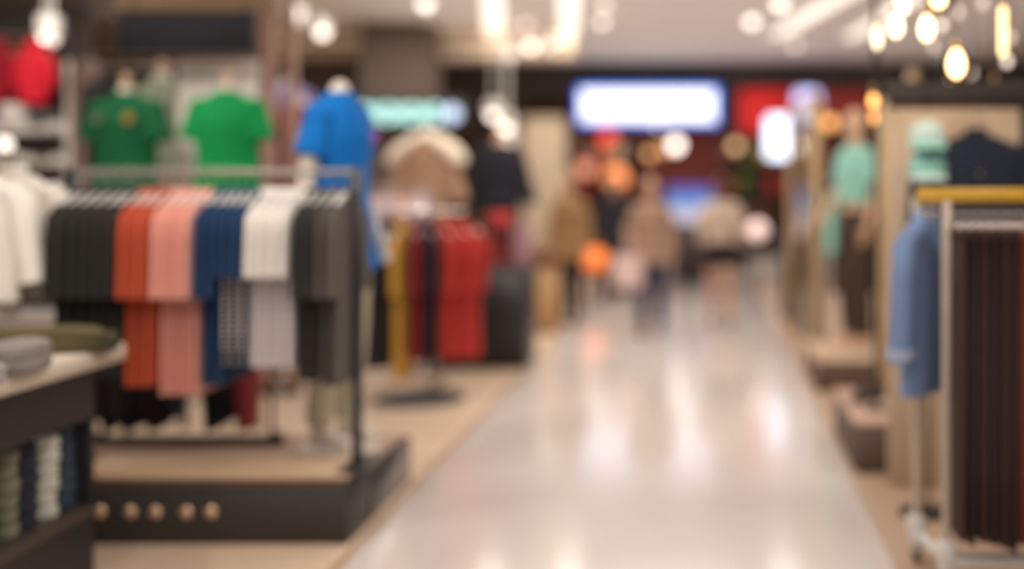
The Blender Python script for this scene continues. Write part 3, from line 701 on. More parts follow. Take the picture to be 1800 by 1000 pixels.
# shelving in the far shop with coloured boxes
def shelving(px, dd, wpx, htop, label, rows, palette, boxlab):
    t = thing('shop_shelving', label, 'shelving', (WX(px,dd), dd, 0)); hw = wpx/F*dd/2
    MB().box(-hw, hw, .2, .23, 0, htop).build('back_panel', mat('dark_maroon_panel', (70,44,40), .7), t)
    for s in (-1,1): MB().box(s*hw-.02, s*hw+.02, -.2, .2, 0, htop, .004).build('side', mat('dark_maroon_panel', (70,44,40), .7), t)
    for r_ in range(rows):
        z = .1+(htop-.1)*r_/rows
        MB().box(-hw+.021, hw-.021, -.2, .199, z-.03, z, .003).build('shelf', mat('dark_shelf', (84,60,50), .6), t)
        x = -hw+.06; k = 0
        while x < hw-.3:
            w_ = R.uniform(.16,.3); hh = R.uniform(.22, min(.45, (htop-.1)/rows-.08)); cn, m = palette[R.randrange(len(palette))]
            o = MB().box(-w_/2, w_/2, -.14, .14, 0, hh, .012).build('carton', m); o.location = (WX(px,dd)+x+w_/2, dd, z+.002)
            tag(o, f'{cn} carton, {ORD[k]} from the left on {["lowest","second","third","fourth","top"][r_]} shelf of the {boxlab}', 'box', 'cartons in the '+boxlab)
            x += w_+R.uniform(.03,.12); k += 1
    return t
pal = [('red',mat('carton_red',(190,50,44),.5)),('orange',mat('carton_orange',(214,128,72),.5)),('cream',mat('carton_cream',(214,190,164),.5)),('brown',mat('carton_brown',(120,78,54),.5)),('dark',mat('carton_dark',(54,44,44),.5)),('pink',mat('carton_pink',(206,120,116),.5))]
shelving(1065, 24, 130, 2.6, 'tall maroon shelving in the far shop left of the video screen', 4, pal, 'left far shelving')
shelving(1320, 24.5, 110, 2.6, 'tall maroon shelving in the far shop right of the video screen', 4, [pal[3],pal[4],('green',mat('carton_green',(84,110,44),.5)),('amber',mat('carton_amber',(180,130,60),.5)),pal[0]], 'right far shelving')
t = thing('podium', 'narrow dark podium in the mall between the two walking people', 'podium', (WX(1212,18.2), 18.2, 0))
MB().box(-.26,.26,-.2,.2,.04,.9,.008).build('body', mat('podium_dark', (66,54,58), .5), t); MB().box(-.29,.29,-.23,.23,.9,.94,.006).build('top', black_metal, t); MB().box(-.22,.22,-.17,.17,0,.04).build('foot', black_metal, t)
# glowing lamps in the far shop
def globe_lamp(px, py, dd, r, rgb, st, label, top):
    p = W(px, py, dd); t = thing('globe_lamp', label, 'lamp', (p.x, dd, p.z))
    key = 'globe_%d_%d' % (px, py)
    MB().ball((0,0,0), r, 18, 12).build('globe', emat(key, rgb, st), t)
    MB().lathe((0,0,r*.9), [(r*.5,0),(r*.5,r*.3),(r*.15,r*.5)], 14).build('cap', black_metal, t)
    MB().cyl((0,0), .006, r*1.3, top-p.z, 6).build('cord', black_metal, t)
    return t
for px, py, dd, r, rgb, st, lab in (
        (1068,241,22,.15,(236,60,50),1.4,'red globe lamp hanging below the left end of the white sign'),
        (1188,255,22,.12,(250,236,226),5,'bright white globe lamp hanging below the white sign'),
        (1142,271,22.4,.09,(222,164,104),2.2,'amber globe lamp hanging left of the bright white globe'),
        (1168,263,23,.08,(226,160,96),2.0,'dim amber globe lamp between the white and amber globes'),
        (1293,257,22,.09,(246,196,140),2.0,'small warm globe lamp hanging right of the white globe'),
        (1158,222,21,.06,(230,214,206),2.4,'small pale globe lamp just under the white sign'),
        (1082,312,23,.24,(250,150,90),1.5,'large orange globe lamp low in the far shop'),
        (1027,298,23,.16,(238,158,126),1.1,'peach globe lamp left of the large orange globe'),
        (1458,216,15.5,.09,(240,170,96),2.2,'orange globe lamp hanging right of the lavender sign'),
        (1496,212,15.5,.14,(238,176,132),1.0,'peach globe lamp hanging above the mint mannequin')):
    if lab.startswith('peach globe lamp hanging above'): continue
    globe_lamp(px, py, dd, r, rgb, st, lab, 3.3 if dd > 19.4 else CZ)

# ================================================================== PEOPLE
j1 = skeleton(kneeL=(-.09,-.10,.49), ankL=(-.09,-.10,.085), kneeR=(.11,.0,.48), ankR=(.12,.14,.10), elL=(-.25,.06,1.14), wrL=(-.22,-.12,.98), elR=(.24,.05,1.14), wrR=(.25,-.03,.90))
d1 = 3200/(588-320)
brown_kn = cloth('taupe_top', (164,132,112)); denim = cloth('dark_denim', (50,60,84))
p1 = (WX(1143,d1), d1+.1, 0)
person('person in a taupe top and blue jeans walking on the left of the aisle', p1, 0, .95, j1, brown_kn, denim, mat('brown_hair', (62,40,32), .6), mat('brown_shoe', (96,70,64), .5), hair=.16, hem=.78, flare=.03)
def tote(label, loc, m, hm, w=.3, h=.3, dp=.12, rz=0, sh=.16):
    t = thing('handbag', label, 'bag', loc, rz)
    rs = [ringxy(w*.42,dp*.4,0,20), ringxy(w*.5,dp*.5,.03,20), ringxy(w*.5,dp*.5,h*.6,20), ringxy(w*.46,dp*.35,h,20), ringxy(w*.42,dp*.25,h-.02,20)]
    MB().rings(rs).build('body', m, t, smooth=60)
    MB().tube([(-w*.25,0,h-.01),(-w*.22,0,h+sh*.7),(0,0,h+sh),(w*.22,0,h+sh*.7),(w*.25,0,h-.01)], .008, 8).build('handle', hm, t)
    return t
tote('pale pink bag held by the person in the taupe top', (p1[0]-.23, p1[1]-.15, .50), cloth('pale_pink_canvas', (226,196,190)), cloth('pale_pink_canvas', (226,196,190)), w=.32, h=.34, sh=.10)
j2 = skeleton(kneeL=(-.10,.08,.47), ankL=(-.10,.18,.11), kneeR=(.10,-.12,.49), ankR=(.11,-.12,.085), elL=(-.25,.08,1.14), wrL=(-.27,.0,.90), elR=(.26,.03,1.15), wrR=(.25,-.14,.98))
d2 = 3200/(572-320)
p2 = (WX(1268,d2), d2, 0)
cj = cloth('pale_grey_jacket', (206,184,166))
person('person in a pale jacket and dark shorts on the right of the aisle', p2, PI, .95, j2, cj, cloth('black_shorts', (52,44,44)), mat('auburn_hair', (98,58,44), .6), mat('dark_shoe', (70,58,54), .5), hair=.10, hem=.86, cut=.42)
tote('black shoulder bag at the hip of the person in the pale jacket', (p2[0]+.25, p2[1]-.02, .62), cloth('black_bag', (48,40,40)), cloth('black_bag', (48,40,40)), w=.28, h=.26, sh=.3, rz=PI/2)
d3 = 12.9
p3 = (WX(1000,d3), d3, 0)
person('person with long dark hair in a tan coat standing beside the wooden pedestal', p3, -.5, .98, skeleton(), cloth('camel_coat', (150,116,80)), cloth('black_trouser', (48,44,42)), mat('black_hair', (44,36,32), .6), mat('black_shoe', (44,40,40), .5), hair=.30, hem=.74, flare=.05)
d4 = 15.6
person('person in black clothes standing near the far shop behind the low table', (WX(1078,d4), d4, 0), .3, .97, skeleton(), cloth('black_coat', (42,42,48)), cloth('black_trouser', (48,44,42)), mat('black_hair', (44,36,32), .6), mat('black_shoe', (44,40,40), .5), hair=.1, hem=.76)

# ================================================================== RIGHT: YELLOW-RAIL RACK
d = 4.45
yel = mat('yellow_rail', (222,170,40), .3, spec=.6)
xr0, xr1 = WX(1612,d), 1.95
t = thing('clothes_rack', 'cream metal clothes rack with broad yellow rail at the right edge', 'clothes rack', ((xr0+xr1)/2, d, 0)); xm = (xr0+xr1)/2
zr = WZ(343, d)
MB().box(xr0-xm, xr1-xm, -.012, .012, zr-.028, zr+.028, .004).build('top_rail', yel, t)
pz = WZ(1010, 4.45)
cp = mat('cream_metal', (214,196,176), .4)
MB().tube([(xr0-xm+.02,0,zr-.075),(xr1-xm-.02,0,zr-.075)], .011, 10).build('hang_bar', chrome, t)
for px, yy in ((1611, .34), (1664, -.0)):
    x = WX(px, d+yy)-xm
    MB().box(x-.016, x+.016, yy-.016, yy+.016, .14, zr-.02, .004).build('post', cp, t)
MB().box(xr1-xm-.03, xr1-xm, -.02, .02, .14, zr-.02, .004).build('post', cp, t)
xa_ = WX(1611,d+.34)-xm; xb_ = WX(1664,d)-xm
MB().tube([(xa_,.34,zr-.02),(xb_,0,zr-.02)], .012, 8).build('brace', cp, t)
MB().box(xb_-.03, xr1-xm, -.035, .035, .10, .14, .006).build('base_bar', whitem, t)
MB().tube([(xa_,.34,.125),(xb_,0,.125)], .022, 10).build('base_bar', whitem, t)
for x, y in ((xa_,.34),(xb_,0),(xr1-xm-.03,0)):
    f = MB().box(x-.035, x+.035, y-.04, y+.04, .06, .20, .012).build('caster', whitem, t)
    MB().tube([(x-.015,y,.035),(x+.015,y,.035)], .035, 18).build('wheel', mat('grey_rubber', (110,104,98), .6), f)
brn = cloth('dark_brown_wool', (74,54,50)); brn2 = cloth('espresso_wool', (60,48,47)); rust = cloth('rust_wool', (128,66,44)); ink = cloth('ink_wool', (44,46,54))
hz_ = zr-.075+.011
hq = None
seq = [(1672,'dark brown',brn,1.18),(1690,'espresso',brn2,1.20),(1708,'dark brown',brn,1.20),(1726,'espresso',brn2,1.21),(1744,'dark brown',brn,1.22),(1760,'espresso',brn2,1.22),(1777,'rust brown',rust,1.20),(1796,'ink blue',ink,1.21),(1815,'ink blue',ink,1.21),(1834,'dark brown',brn,1.2)]
cnt = {}; tot = {}
for q in seq: tot[q[1]] = tot.get(q[1],0)+1
for k, (px, cn, m, L) in enumerate(seq):
    loc = (WX(px,d)+.012, d, hz_)
    if hq is None:
        hq = thing('trouser_hanger', 'chrome clip hanger gripping trousers under the yellow rail', 'hanger', loc, PI/2, 'clip hangers on the yellow rack')
        MB().tube([(.0,0,.012),(.016,0,.006),(.018,0,-.01),(0,0,-.03),(0,0,-.05)], .0025, 6).build('hook', chrome, hq)
        MB().tube([(-.15,0,-.05),(.15,0,-.05)], .005, 8).build('bar', chrome, hq)
        for s in (-1,1): MB().box(s*.09-.018, s*.09+.018, -.014, .014, -.085, -.045, .004).build('clip', mat('rose_chrome', (226,206,196), .2, .8), hq)
    else: dup(hq, loc)
    i = cnt.get(cn,0); cnt[cn] = i+1
    s = thing('trousers', f'{ORD[i]} {cn} trousers from the left under the yellow rail' if tot[cn] > 1 else f'single {cn} trousers among the dark pairs under the yellow rail', 'trousers', loc, PI/2, 'trousers on the yellow rack')
    trousers(s, m, L=min(L, hz_-.065-.16)+R.uniform(-.02,.0), w=.34, dep=.040, drop=.065, seed=k+11)
# light blue shirt on the left end
bl = cloth('chambray', (128,150,190)); bl2 = cloth('chambray_pale', (176,186,206))
loc = (WX(1626, 4.72), 4.72, WZ(352,4.72))
h = thing('hanger', 'chrome-hooked white hanger holding the light blue shirt', 'hanger', loc, .95); hanger(h, .36)
s = thing('shirt', 'light blue long-sleeved shirt hanging at the left end of the yellow rack', 'shirt', loc, .95)
shirt(s, bl, w=.36, L=.72, dep=.11, sleeve=.46, sr=.05, drop=.07, seed=5, out=.05, cm=bl2)
for sx in (-1,1):
    rs = [ringxy(.05,.058,-.07-.12-.44,18,cx=sx*(.18+.046)), ringxy(.052,.062,-.07-.12-.40,18,cx=sx*(.18+.045))]
    MB().rings(rs).build('cuff', bl2, s)['label'] = 'paler turned-up cuff'
t = thing('hanging_arm', 'short cream side arm carrying the light blue shirt', 'arm', (loc[0], 4.72, loc[2]-.011)) if False else None
MB().tube([(xa_,.34,WZ(352,4.72)-.011),(loc[0]-xm,.27,WZ(352,4.72)-.011),(loc[0]-xm+.06,.27,WZ(352,4.72)-.011)], .01, 8).build('side_arm', cp, bpy.data.objects['clothes_rack'])

# board with jacket and caps behind the yellow rack
d = 6.0
t = thing('display_board', 'beige display board with dark header behind the navy jacket at right', 'board', (WX(1690,d), d, 0))
X = lambda px: WX(px,d)-WX(1690,d)
MB().box(X(1562), X(1796), 0, .04, .005, WZ(190,d), .004).build('panel', mat('beige_board', (206,180,152), .7), t)
MB().box(X(1562), X(1830), -.01, .06, WZ(190,d)+.001, WZ(142,d), .004).build('header', mat('dark_header', (56,48,46), .6), t)
MB().box(X(1796), X(1812), -.02, .05, .005, WZ(190,d), .004).build('edge', black_metal, t)
MB().cyl((X(1716),-.03), .008, -.05, .05, 8).build('peg', chrome, t).matrix_local = Matrix.Translation((X(1716),-.09,WZ(206,d))) @ Matrix.Rotation(PI/2,4,'X') @ Matrix.Scale(1.9,4,(0,0,1)) @ Matrix.Translation((-X(1716),.03,0))
p = W(1716, 202, 5.86)
h = thing('hanger', 'dark wooden hanger under the navy jacket on the beige board', 'hanger', tuple(p), 0); hanger(h, .40, mat('dark_wood', (70,54,46), .5), drop=.09)
s = thing('jacket', 'navy jacket hanging on the beige board above the yellow rail', 'jacket', tuple(p), 0)
shirt(s, cloth('navy_wool', (44,50,64)), w=.50, L=.72, dep=.13, sleeve=.5, sr=.07, drop=.10, seed=8, out=.06, collar=True)
MB().tube([(-.0,-.07,-.30),(.0,-.08,-.305)], .012, 12).build('button', chrome, s)
mint = cloth('mint_cotton', (150,206,190)); mint2 = cloth('pale_mint', (206,226,216))
def cap(label, loc, m, mb_):
    t = thing('baseball_cap', label, 'cap', loc)
    prof = [(.088,0),(.090,.03),(.086,.06),(.070,.09),(.040,.108),(.008,.114)]
    MB().lathe((0,0,0), prof, 26).build('crown', m, t); MB().ball((0,0,.116), .009, 10, 6).build('button', m, t)
    rs = []
    for i in range(2):
        top = []
        for k in range(13):
            a = -PI+PI*k/12; r0 = .09
            top.append((r0*math.cos(a)*1.0, r0*math.sin(a)-(.075*abs(math.sin(a))), .012-.02*abs(math.cos(a))-.03*abs(math.sin(a))-.004*i))
        inner = [(.085*math.cos(-PI*k/12), .085*math.sin(-PI*k/12), .012-.004*i) for k in range(13)]
        rs.append(top+inner)
    MB().rings(rs).build('brim', mb_, t)
    return t
cp_ = W(1630, 268, 5.5)
t = thing('cap_stand', 'slim two-tier stand holding two mint caps beside the navy jacket', 'stand', (cp_.x, 5.5, 0))
MB().cyl((0,0), .009, .012, WZ(226,5.5)-.02, 10).build('pole', black_metal, t); MB().lathe((0,0,0), [(.14,0),(.14,.01),(.02,.02)], 24).build('base', black_metal, t)
za, zb = WZ(254,5.5), WZ(308,5.5)
for z in (za, zb): MB().lathe((0,0,z-.012), [(.06,0),(.07,.005),(.07,.011)], 20).build('tray', black_metal, t)
cap('upper pale mint baseball cap on the two-tier cap stand', (cp_.x, 5.5, za), mint2, mint)
cap('lower mint green baseball cap on the two-tier cap stand', (cp_.x, 5.5, zb), mint, mint2)

# ================================================================== RIGHT PLINTHS, POLES, MINT MANNEQUIN, BROWN RACK
def plinth(label, x0, x1, y0, y1, h, bm, tm):
    t = thing('display_plinth', label, 'plinth', ((x0+x1)/2, (y0+y1)/2, 0)); a, b = (x1-x0)/2, (y1-y0)/2
    MB().box(-a, a, -b, b, 0, h-.02, .004).build('body', bm, t); MB().box(-a-.005, a+.005, -b-.005, b+.005, h-.02, h, .004).build('top', tm, t)
    return t
pb = mat('umber_plinth', (98,82,72), .6)
plinth('low umber plinth with pale top behind the yellow rack', WX(1504,6.2), WX(1504,6.2)+.95, 6.2, 7.2, .28, pb, woodtop) if False else None
x0 = WX(1504,6.25)
plinth('low umber plinth with shoes on it behind the yellow rack', x0, x0+.155+.0, 6.25, 7.25, .28, pb, woodtop) if False else plinth('low umber plinth with shoes on it left of the beige board', x0, WX(1648,6.25), 6.25, 7.3, .28, pb, mat('rosy_wood', (196,160,138), .45))
plinth('second umber plinth farther back under the brown garments', WX(1436,8.7), WX(1436,8.7)+1.3, 8.7, 9.8, .24, mat('brown_plinth', (104,82,68), .6), woodtop)
def shoe(label, loc, rz, m):
    t = thing('shoe', label, 'shoe', loc, rz, 'shoes on the right plinth')
    mb = MB(); rs = []
    for u, hw, h in ((-.13,.030,.055),(-.11,.036,.075),(-.06,.038,.085),(0,.04,.06),(.06,.044,.045),(.11,.036,.035),(.135,.02,.02)):
        rs.append([(hw*c, u, .012+max(0,s_)*h) if s_ > 0 else (hw*c, u, .012) for c, s_ in [(math.cos(2*PI*k/14), math.sin(2*PI*k/14)) for k in range(14)]])
    mb.rings(rs).build('upper', m, t)
    MB().rings([[(q*hw, u, z) for q, z in ((-1.05,0),(1.05,0),(1.05,.0118),(-1.05,.0118))] for u, hw in ((-.135,.026),(-.11,.036),(-.04,.038),(.05,.044),(.11,.038),(.138,.018))]).build('sole', whitem if False else black_metal, t)
    return t
dsh = mat('dark_suede', (62,52,50), .8)
shoe('dark suede shoe at the left corner of the right plinth', (WX(1512,6.9), 6.9, .281), 2.8, dsh)
shoe('dark suede shoe beside the first at the left corner of the right plinth', (WX(1512,6.9)+.11, 6.98, .281), 2.8, dsh)
shoe('dark suede shoe right of the black pole on the right plinth', (WX(1590,6.95), 6.95, .281), 3.3, dsh)
# black pole from plinth to ceiling
t = thing('black_pole', 'thin black pole rising from right plinth to the ceiling', 'pole', (WX(1540,6.6), 6.6, .28))
MB().cyl((0,0), .013, .012, CZ-.28-.001, 14).build('shaft', black_metal, t); MB().lathe((0,0,0), [(.07,0),(.07,.008),(.03,.014)], 20).build('flange', black_metal, t)
# golden posts of the glazed screen along the right of the aisle
t = thing('glazed_screen', 'golden framed glass screen along the right side of the aisle', 'screen', (.95, 11.0, 0))
for px, dd, wd in ((1394, 12.2, .10), (1432, 10.4, .10), (1418, 11.2, .05)):
    x = WX(px, dd)-.95; MB().box(x-wd/2, x+wd/2, dd-11-.05, dd-11+.05, 0, 2.35, .006).build('post', brassy_wood, t)
xA, xB = WX(1394,12.2)-.95, WX(1432,10.4)-.95
MB().tube([(xA,1.2,2.38),(xB,-.6,2.38)], .035, 4).build('top_rail', brassy_wood, t)
MB().add([(xA-.005,1.15,.05),(xB-.005,-.55,.05),(xB-.005,-.55,2.33),(xA-.005,1.15,2.33),(xA+.005,1.15,.05),(xB+.005,-.55,.05),(xB+.005,-.55,2.33),(xA+.005,1.15,2.33)], [(0,1,2,3),(7,6,5,4),(0,4,5,1),(1,5,6,2),(2,6,7,3),(3,7,4,0)]).build('pane', glassmat('clear_glass', (240,240,236)), t)
for px, dd, wd, top, lab in ((1558, 8.3, .09, 2.2, 'tall golden wooden post left of the beige board'), (1604, 7.6, .06, 2.35, 'narrow golden post behind the two mint caps')):
    t = thing('wooden_post', lab, 'post', (WX(px,dd), dd, 0))
    MB().box(-wd/2, wd/2, -.05, .05, .02, top, .006).build('shaft', brassy_wood, t); MB().box(-wd/2-.02, wd/2+.02, -.07, .07, 0, .02, .003).build('foot', black_metal, t)
t = thing('black_cabinet', 'narrow black cabinet at the far right edge of the aisle behind the golden screen', 'cabinet', (WX(1374,13.2)+.13, 13.4, 0))
MB().box(-.13,.13,-.2,.2,.04,.96,.006).build('body', black, t); MB().box(-.14,.14,-.21,.21,.96,.99,.004).build('top', black_metal, t); MB().box(-.11,.11,-.18,.18,0,.04).build('foot', black_metal, t)
MB().box(-.12,.12,-.212,-.201,.06,.94,.003).build('door', black_metal, t)
# mint mannequin
d = 9.2; pz = W(1500, 190, d).z
jm2 = skeleton(elL=(-.27,.02,1.15), wrL=(-.24,-.14,.96), elR=(.26,.04,1.14), wrR=(.26,-.05,.90))
t = thing('mannequin', 'tan bald mannequin in a mint polo and dark trousers on the second right plinth', 'mannequin', (WX(1504,d), d, .241), -1.15); sc = (pz-.241)/1.77; t.scale = (sc*.96, sc*.96, sc)
MB().cyl((0,0), .18, 0, .015, 28).build('base', mann_w, t)
def up2(o): o.data.transform(Matrix.Translation((0,0,.024))); return o
up2(body_mb(jm2).build('body', mann_t, t, remesh=.009))
up2(top_mb(jm2, .97, 'short', .024, .01).build('polo_shirt', mint, t, remesh=.011))
up2(legs_mb(jm2, .016).build('trousers', cloth('dark_brown_chino', (74,60,52)), t, remesh=.012))
# brown garment rack behind mannequin
d = 10.2; z = WZ(330, d); xa, xb = WX(1450,d), WX(1590,d)
t = thing('clothes_rail', 'black rail of brown and dark garments behind the mint mannequin', 'clothes rail', ((xa+xb)/2, d, 0)); hw = (xb-xa)/2
MB().tube([(-hw,0,z),(hw,0,z)], .012, 10).build('rail', black_metal, t)
for q in (-hw, hw):
    MB().tube([(q,0,.02),(q,0,z)], .014, 10).build('post', black_metal, t); MB().box(q-.03,q+.03,-.2,.2,0,.02,.004).build('foot', black_metal, t)
gl = [('dark brown',cloth('cocoa_knit',(78,58,48))),('mint green',mint),('rust',cloth('rust_knit',(120,70,54))),('black',cloth('soft_black',(46,42,44))),('olive brown',cloth('olive_brown',(104,84,54))),('plum',cloth('plum_knit',(96,60,62)))]
for k in range(10):
    cn, m = gl[[1,0,3,4,2,0,5,3,4,0][k]]; loc = (xa+.05+(xb-xa-.1)*k/9, d, z+.012)
    h = thing('hanger', f'pale hanger, {ORD[k]} from the left on the rail of brown garments', 'hanger', loc, PI/2, 'hangers on the brown rail'); hanger(h, .36)
    s = thing('shirt', f'{cn} shirt, {ORD[k]} from left on the brown rail behind the mint mannequin', 'shirt', loc, PI/2, 'garments on the brown rail'); shirt(s, m, w=.38, L=.85 if k else .5, dep=.085, sleeve=.36, seed=k+120, drop=.09)
# floor-standing white round lamp near the golden screen
p = W(1325, 405, 14)
t = thing('floor_lamp', 'short stand with round pinkish white lamp on the right edge of the aisle', 'lamp', (p.x+.05, 14.0, 0))
MB().ball((0,0,p.z), .12, 18, 12).build('globe', emat('pinkish_lamp', (246,214,206), .9), t); MB().cyl((0,0), .012, .015, p.z-.11, 10).build('pole', black_metal, t); MB().lathe((0,0,0), [(.13,0),(.13,.012),(.02,.02)], 22).build('base', black_metal, t)

# ================================================================== CEILING LIGHTS
strip_m = emat('strip_glow', (250,240,226), 1.25)
dirx = -.18
def strip_light(pxa, pya, length, label, w=.20, dr=.18):
    dd = (CZ-H)*F/(CY-pya); x = WX(pxa, dd)
    t = thing('linear_ceiling_light', label, 'ceiling light', (x, dd, CZ), math.atan(dr))
    MB().box(-w/2-.02, w/2+.02, -length, 0, -.05, -.001, .004).build('housing', whitem, t)
    MB().box(-w/2, w/2, -length+.02, -.02, -.062, -.05, .004).build('diffuser', strip_m, t)
    l = bpy.data.lights.new('strip', 'AREA'); l.shape = 'RECTANGLE'; l.size = w; l.size_y = length-.05; l.energy = 60*LS; l.color = (1,.9,.78)
    o = bpy.data.objects.new('strip_lamp', l); COL.objects.link(o); o.parent = t; o.location = (0, -length/2, -.07)
LS = .6
strip_light(866, 52, 6, 'long white ceiling strip light, leftmost of the four over the aisle', .22, .187)
strip_light(1000, 54, 6, 'long white ceiling strip light, second from left of the four over the aisle', .22, .12)
strip_light(1362, 56, 6, 'long white ceiling strip light, third from left over the aisle', .22, .16)
strip_light(1492, 60, 5.5, 'long white ceiling strip light, rightmost of the four over the aisle', .20, .08)

dl_src = [None]
lens_m = emat('downlight_glow', (255,240,228), 3.4)
lens_d = emat('downlight_dim', (255,234,224), 1.5)
def spot_head(px, py, dd, label, r=.07, dim=False, top=CZ, power=0):
    p = W(px, py, dd); t = thing('ceiling_spotlight', label, 'ceiling light', tuple(p), 0, 'ceiling spotlights')
    MB().lathe((0,0,0), [(r+.012,0),(r+.014,.05),(r+.014,.13),(r*.5,.14)], 20).build('body', whitem, t)
    MB().ball((0,0,-.02), r*.8, 18, 12).build('bulb', lens_d if dim else lens_m, t)
    if top-p.z > .15: MB().cyl((0,0), .008, .14, top-p.z, 8).build('stem', whitem, t)
heads = [(748,3,12.2,0,'upper edge of the photo left of the strip lights'),(567,53,13.6,0,'above the blue polo mannequin, larger of two'),(521,30,13.0,1,'above the narrow pale pillar'),
 (80,60,8.0,0,'left of the pair above the bright red jacket'),(93,64,7.6,1,'right of the pair above the bright red jacket'),
 (925,39,13.8,1,'between the two left strip lights, upper'),(933,78,14.3,0,'between the two left strip lights, lowest but one'),(967,78,14.3,1,'just left of the second strip light'),(897,93,14.4,1,'lowest, under the leftmost strip light'),
 (1057,35,13.8,1,'right of the second strip light, lower'),(1063,2,12.4,1,'right of the second strip light at the upper edge'),(1322,34,13.9,0,'left of the third strip light'),(1372,3,12.4,0,'at the upper edge by the third strip light'),(1398,76,15.5,1,'below the third strip light'),
 (867,198,13.6,0,'highest of three above the navy jacket'),(889,220,13.0,0,'middle of three above the navy jacket'),(893,247,13.2,1,'lowest of three above the navy jacket')]
for px, py, dd, dim, where in heads:
    spot_head(px, py, dd, 'white ceiling spotlight '+where, .045 if dd < 9 else (.085 if not dim else .07), bool(dim))
# cove light on the bulkhead: small uplight channel
t = thing('cove_light', 'slim warm light channel running under the cream bulkhead', 'cove light', (-5.4, 14.55, 3.36))
MB().box(-3.6, 3.6, -.05, .05, -.05, 0, .004).build('channel', brown_pl, t)
MB().box(-3.55, 3.55, -.01, .04, .001, .012).build('tube', emat('cove_glow', (255,226,186), 1.2), t)
for k in range(9): MB().cyl((-3.4+.85*k,-.03), .005, -.001, CZ-3.36, 6).build('rod', black_metal, t)

# pendants top right
amber = glassmat('amber_glass', (255,236,206), .03)
_n = amber.node_tree; _t = [q for q in _n.nodes if q.type == 'BSDF_TRANSPARENT'][0]
_lw = _n.nodes.new('ShaderNodeLayerWeight'); _lw.inputs[0].default_value = .35
_mx = _n.nodes.new('ShaderNodeMix'); _mx.data_type = 'RGBA'; _mx.inputs[6].default_value = lin((255,238,212)); _mx.inputs[7].default_value = lin((214,140,60))
_n.links.new(_lw.outputs['Facing'], _mx.inputs[0]); _n.links.new(_mx.outputs[2], _t.inputs['Color'])
def pendant(px, py, dd, label, rg=.0, bw=.03, bh=.04, st=9, rgb=(255,228,184), tube=0):
    p = W(px, py, dd); t = thing('pendant_lamp', label, 'pendant lamp', tuple(p), 0, 'pendant lamps')
    em = emat('bulb_%s' % st + str(rgb), rgb, st)
    if tube: MB().capsule([(0,0,-tube/2),(0,0,tube/2)], bw, 14).build('bulb', em, t); top = tube/2+bw
    else: MB().lathe((0,0,0), [(.004,-bh*1.1),(bw*.7,-bh*.8),(bw,-bh*.2),(bw*.85,bh*.4),(bw*.45,bh*1.0),(bw*.42,bh*1.2)], 18).build('bulb', em, t); top = bh*1.2
    MB().lathe((0,0,top-.004), [(bw*.5,0),(bw*.55,.03),(bw*.3,.05)], 14).build('socket', brass, t)
    if rg: MB().ball((0,0,0), rg, 24, 16).build('globe', amber, t)
    MB().cyl((0,0), .003, top+.04, CZ-p.z, 6).build('cord', black_metal, t)
pd = 5.6
for a in ((1542,66,5.6,'small warm bulb pendant, leftmost of the cluster at upper right',.0,.020,.05,4),
          (1575,46,5.4,'bright warm bulb pendant second from left in the upper right cluster',.0,.03,.045,6.5),
          (1584,9,5.7,'bright bulb pendant at the upper edge, above the second bulb of the cluster',.0,.032,.04,6.5),
          (1629,50,5.5,'bright bulb pendant in the middle of the upper right cluster',.0,.032,.05,6.5),
          (1650,-2,5.5,'amber glass globe pendant cut by the upper edge of the photo',.075,.03,.035,12),
          (1681,112,5.5,'amber glass globe pendant lowest in the upper right cluster',.085,.036,.055,12),
          (1535,177,6.2,'small orange bulb pendant above the black pole',.0,.022,.03,5),
          (1536,206,6.3,'small orange bulb pendant just below the first orange one',.0,.02,.03,2.5)):
    lab = a[3]; pendant(a[0], a[1], a[2], lab, a[4], a[5], a[6], a[7], (255,228,184) if 'orange' not in lab else (250,176,96))
pendant(1763, 55, 5.3, 'upright tube bulb pendant at the right end of the upper right cluster', 0, .015, .0, 4, (255,214,150), tube=.20)
for k, (px, py, dd) in enumerate(((1655,44,6.6),(1684,22,6.8),(1672,146,6.6),(1641,82,6.9),(1770,108,6.4),(1776,66,6.6),(1748,152,6.5),(1708,128,6.7),(1728,6,6.4))):
    pendant(px, py, dd, f'small pale bulb pendant, {["just right of the middle bright bulb","high right of the middle bright bulb","below the lowest amber globe","below the middle bright bulb","below the tube bulb","beside the tube bulb","lowest at far right","right of the lowest amber globe","at the upper edge left of the tube bulb"][k]}', 0, .022, .026, [2.2,1.6,2.2,1.0,2.0,1.2,2.6,.8,1.2][k], (244,226,212))
# area and spot lamps without fixtures, added overhead to light the place
WARM = (1,.975,.94)
def area(x, y, z, sx, sy, e, col=(1,.88,.76)):  # added lamp plane, no ceiling panel modelled for it
    l = bpy.data.lights.new('panel', 'AREA'); l.shape = 'RECTANGLE'; l.size = sx; l.size_y = sy; l.energy = e; l.color = col
    o = bpy.data.objects.new('unseen_area_lamp', l); COL.objects.link(o); o.location = (x, y, z)
def spotl(x, y, z, tx, ty, tz, e, ang=70, col=(1,.9,.8), r=.08):
    l = bpy.data.lights.new('spot', 'SPOT'); l.energy = e*SK; l.spot_size = math.radians(ang); l.spot_blend = .7; l.color = col; l.shadow_soft_size = r
    o = bpy.data.objects.new('unseen_spot_lamp', l); COL.objects.link(o); o.location = (x, y, z)
    o.rotation_euler = (Vector((tx,ty,tz))-Vector((x,y,z))).to_track_quat('-Z','Y').to_euler()
for y in (1.5, 4.5, 7.5, 10.5, 13.5): area(-.4, y, CZ-.02, 1.6, .8, 38, WARM)
area(-.4, 12.9, CZ-.02, 5, 1.2, 45, WARM)
for y in (2.5, 6.0, 9.5, 13): area(-4.2, y, CZ-.02, 1.6, .8, 32, WARM)
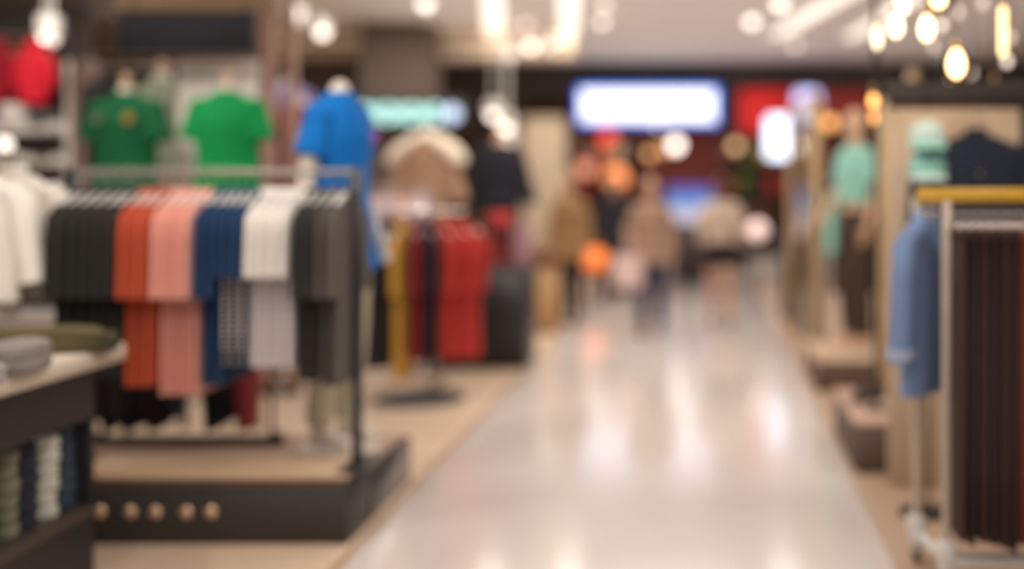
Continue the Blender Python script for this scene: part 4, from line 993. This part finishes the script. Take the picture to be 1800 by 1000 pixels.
for y in (3, 6.3, 9.5): area(3.0, y, CZ-.02, 1.2, .8, 28, WARM)
area(0, 23.3, 3.28, 7.5, 6, 300, (1,.88,.77))  # unseen lamp added to brighten the far shop
def uplight(x, y, z, sx, sy, e, col=(1,.975,.955)):  # unseen lamp added below the ceiling, facing up to brighten it
    area(x, y, z, sx, sy, e, col); bpy.context.view_layer.update()
    o = [q for q in bpy.data.objects if q.type == 'LIGHT' and q.name.startswith('unseen_area_lamp')][-1]; o.rotation_euler = (PI, 0, 0)
uplight(.2, 11.6, 2.95, 8, 13, 85)
uplight(-6.3, 5.6, 2.95, 4.5, 6, 16)
SK = .46
spotl(-2.9, 3.6, 3.5, -2.8, 5.2, 1.2, 160); spotl(-1.9, 3.4, 3.5, -2.0, 5.2, 1.2, 160)
spotl(-3.4, 5.2, 3.5, -2.9, 6.9, 2.0, 200, 45); spotl(-3.9, 5.2, 3.5, -3.55, 7, 2.0, 60, 45)
spotl(-2.6, 4.4, 3.5, -1.85, 5.7, 1.8, 160, 45); spotl(-2.4, 7.6, 3.5, -2.3, 9.6, 1.9, 250, 45); spotl(-1.9, 6.4, 3.5, -1.9, 8.4, 1.0, 220, 50)
spotl(.7, 3.6, 3.5, 1.2, 5.8, 1.7, 140, 50); spotl(1.1, 2.6, 3.5, 1.2, 4.4, .9, 90, 55); spotl(.8, 7.0, 3.5, 1.2, 9.2, 1.6, 120, 50); spotl(-4.3, 6.6, 3.5, -5.0, 8.6, 2.0, 330, 50)
spotl(-2.9, 2.2, 3.5, -2.9, 4.0, .9, 90, 55); spotl(-.9, 2.4, 3.5, -2.5, 4.2, .8, 110, 50); spotl(-2.4, 16.6, 3.5, -2.6, 18.6, 1.7, 330, 50)

w = bpy.data.worlds.new('mall_light'); S.world = w; w.use_nodes = True
w.node_tree.nodes['Background'].inputs[0].default_value = (1.0, .975, .96, 1); w.node_tree.nodes['Background'].inputs[1].default_value = .9

# ------------------------------------------------------------------ camera: level, shifted frame, wide aperture focused in front of everything
cd = bpy.data.cameras.new('camera'); cam = bpy.data.objects.new('camera', cd); COL.objects.link(cam)
cam.location = (0, 0, H); cam.rotation_euler = (PI/2, 0, 0)
cd.sensor_fit = 'HORIZONTAL'; cd.sensor_width = 36; cd.lens = 36*F/1800
cd.shift_x = -(CX-900)/1800; cd.shift_y = -(500-CY)/1800
cd.clip_start = .05; cd.clip_end = 100
cd.dof.use_dof = True; cd.dof.focus_distance = 2.78; cd.dof.aperture_fstop = .54
S.camera = cam
S.view_settings.view_transform = 'Standard'; S.view_settings.look = 'None'; S.view_settings.gamma = 1; S.view_settings.use_curve_mapping = False
S.view_settings.exposure = -.22
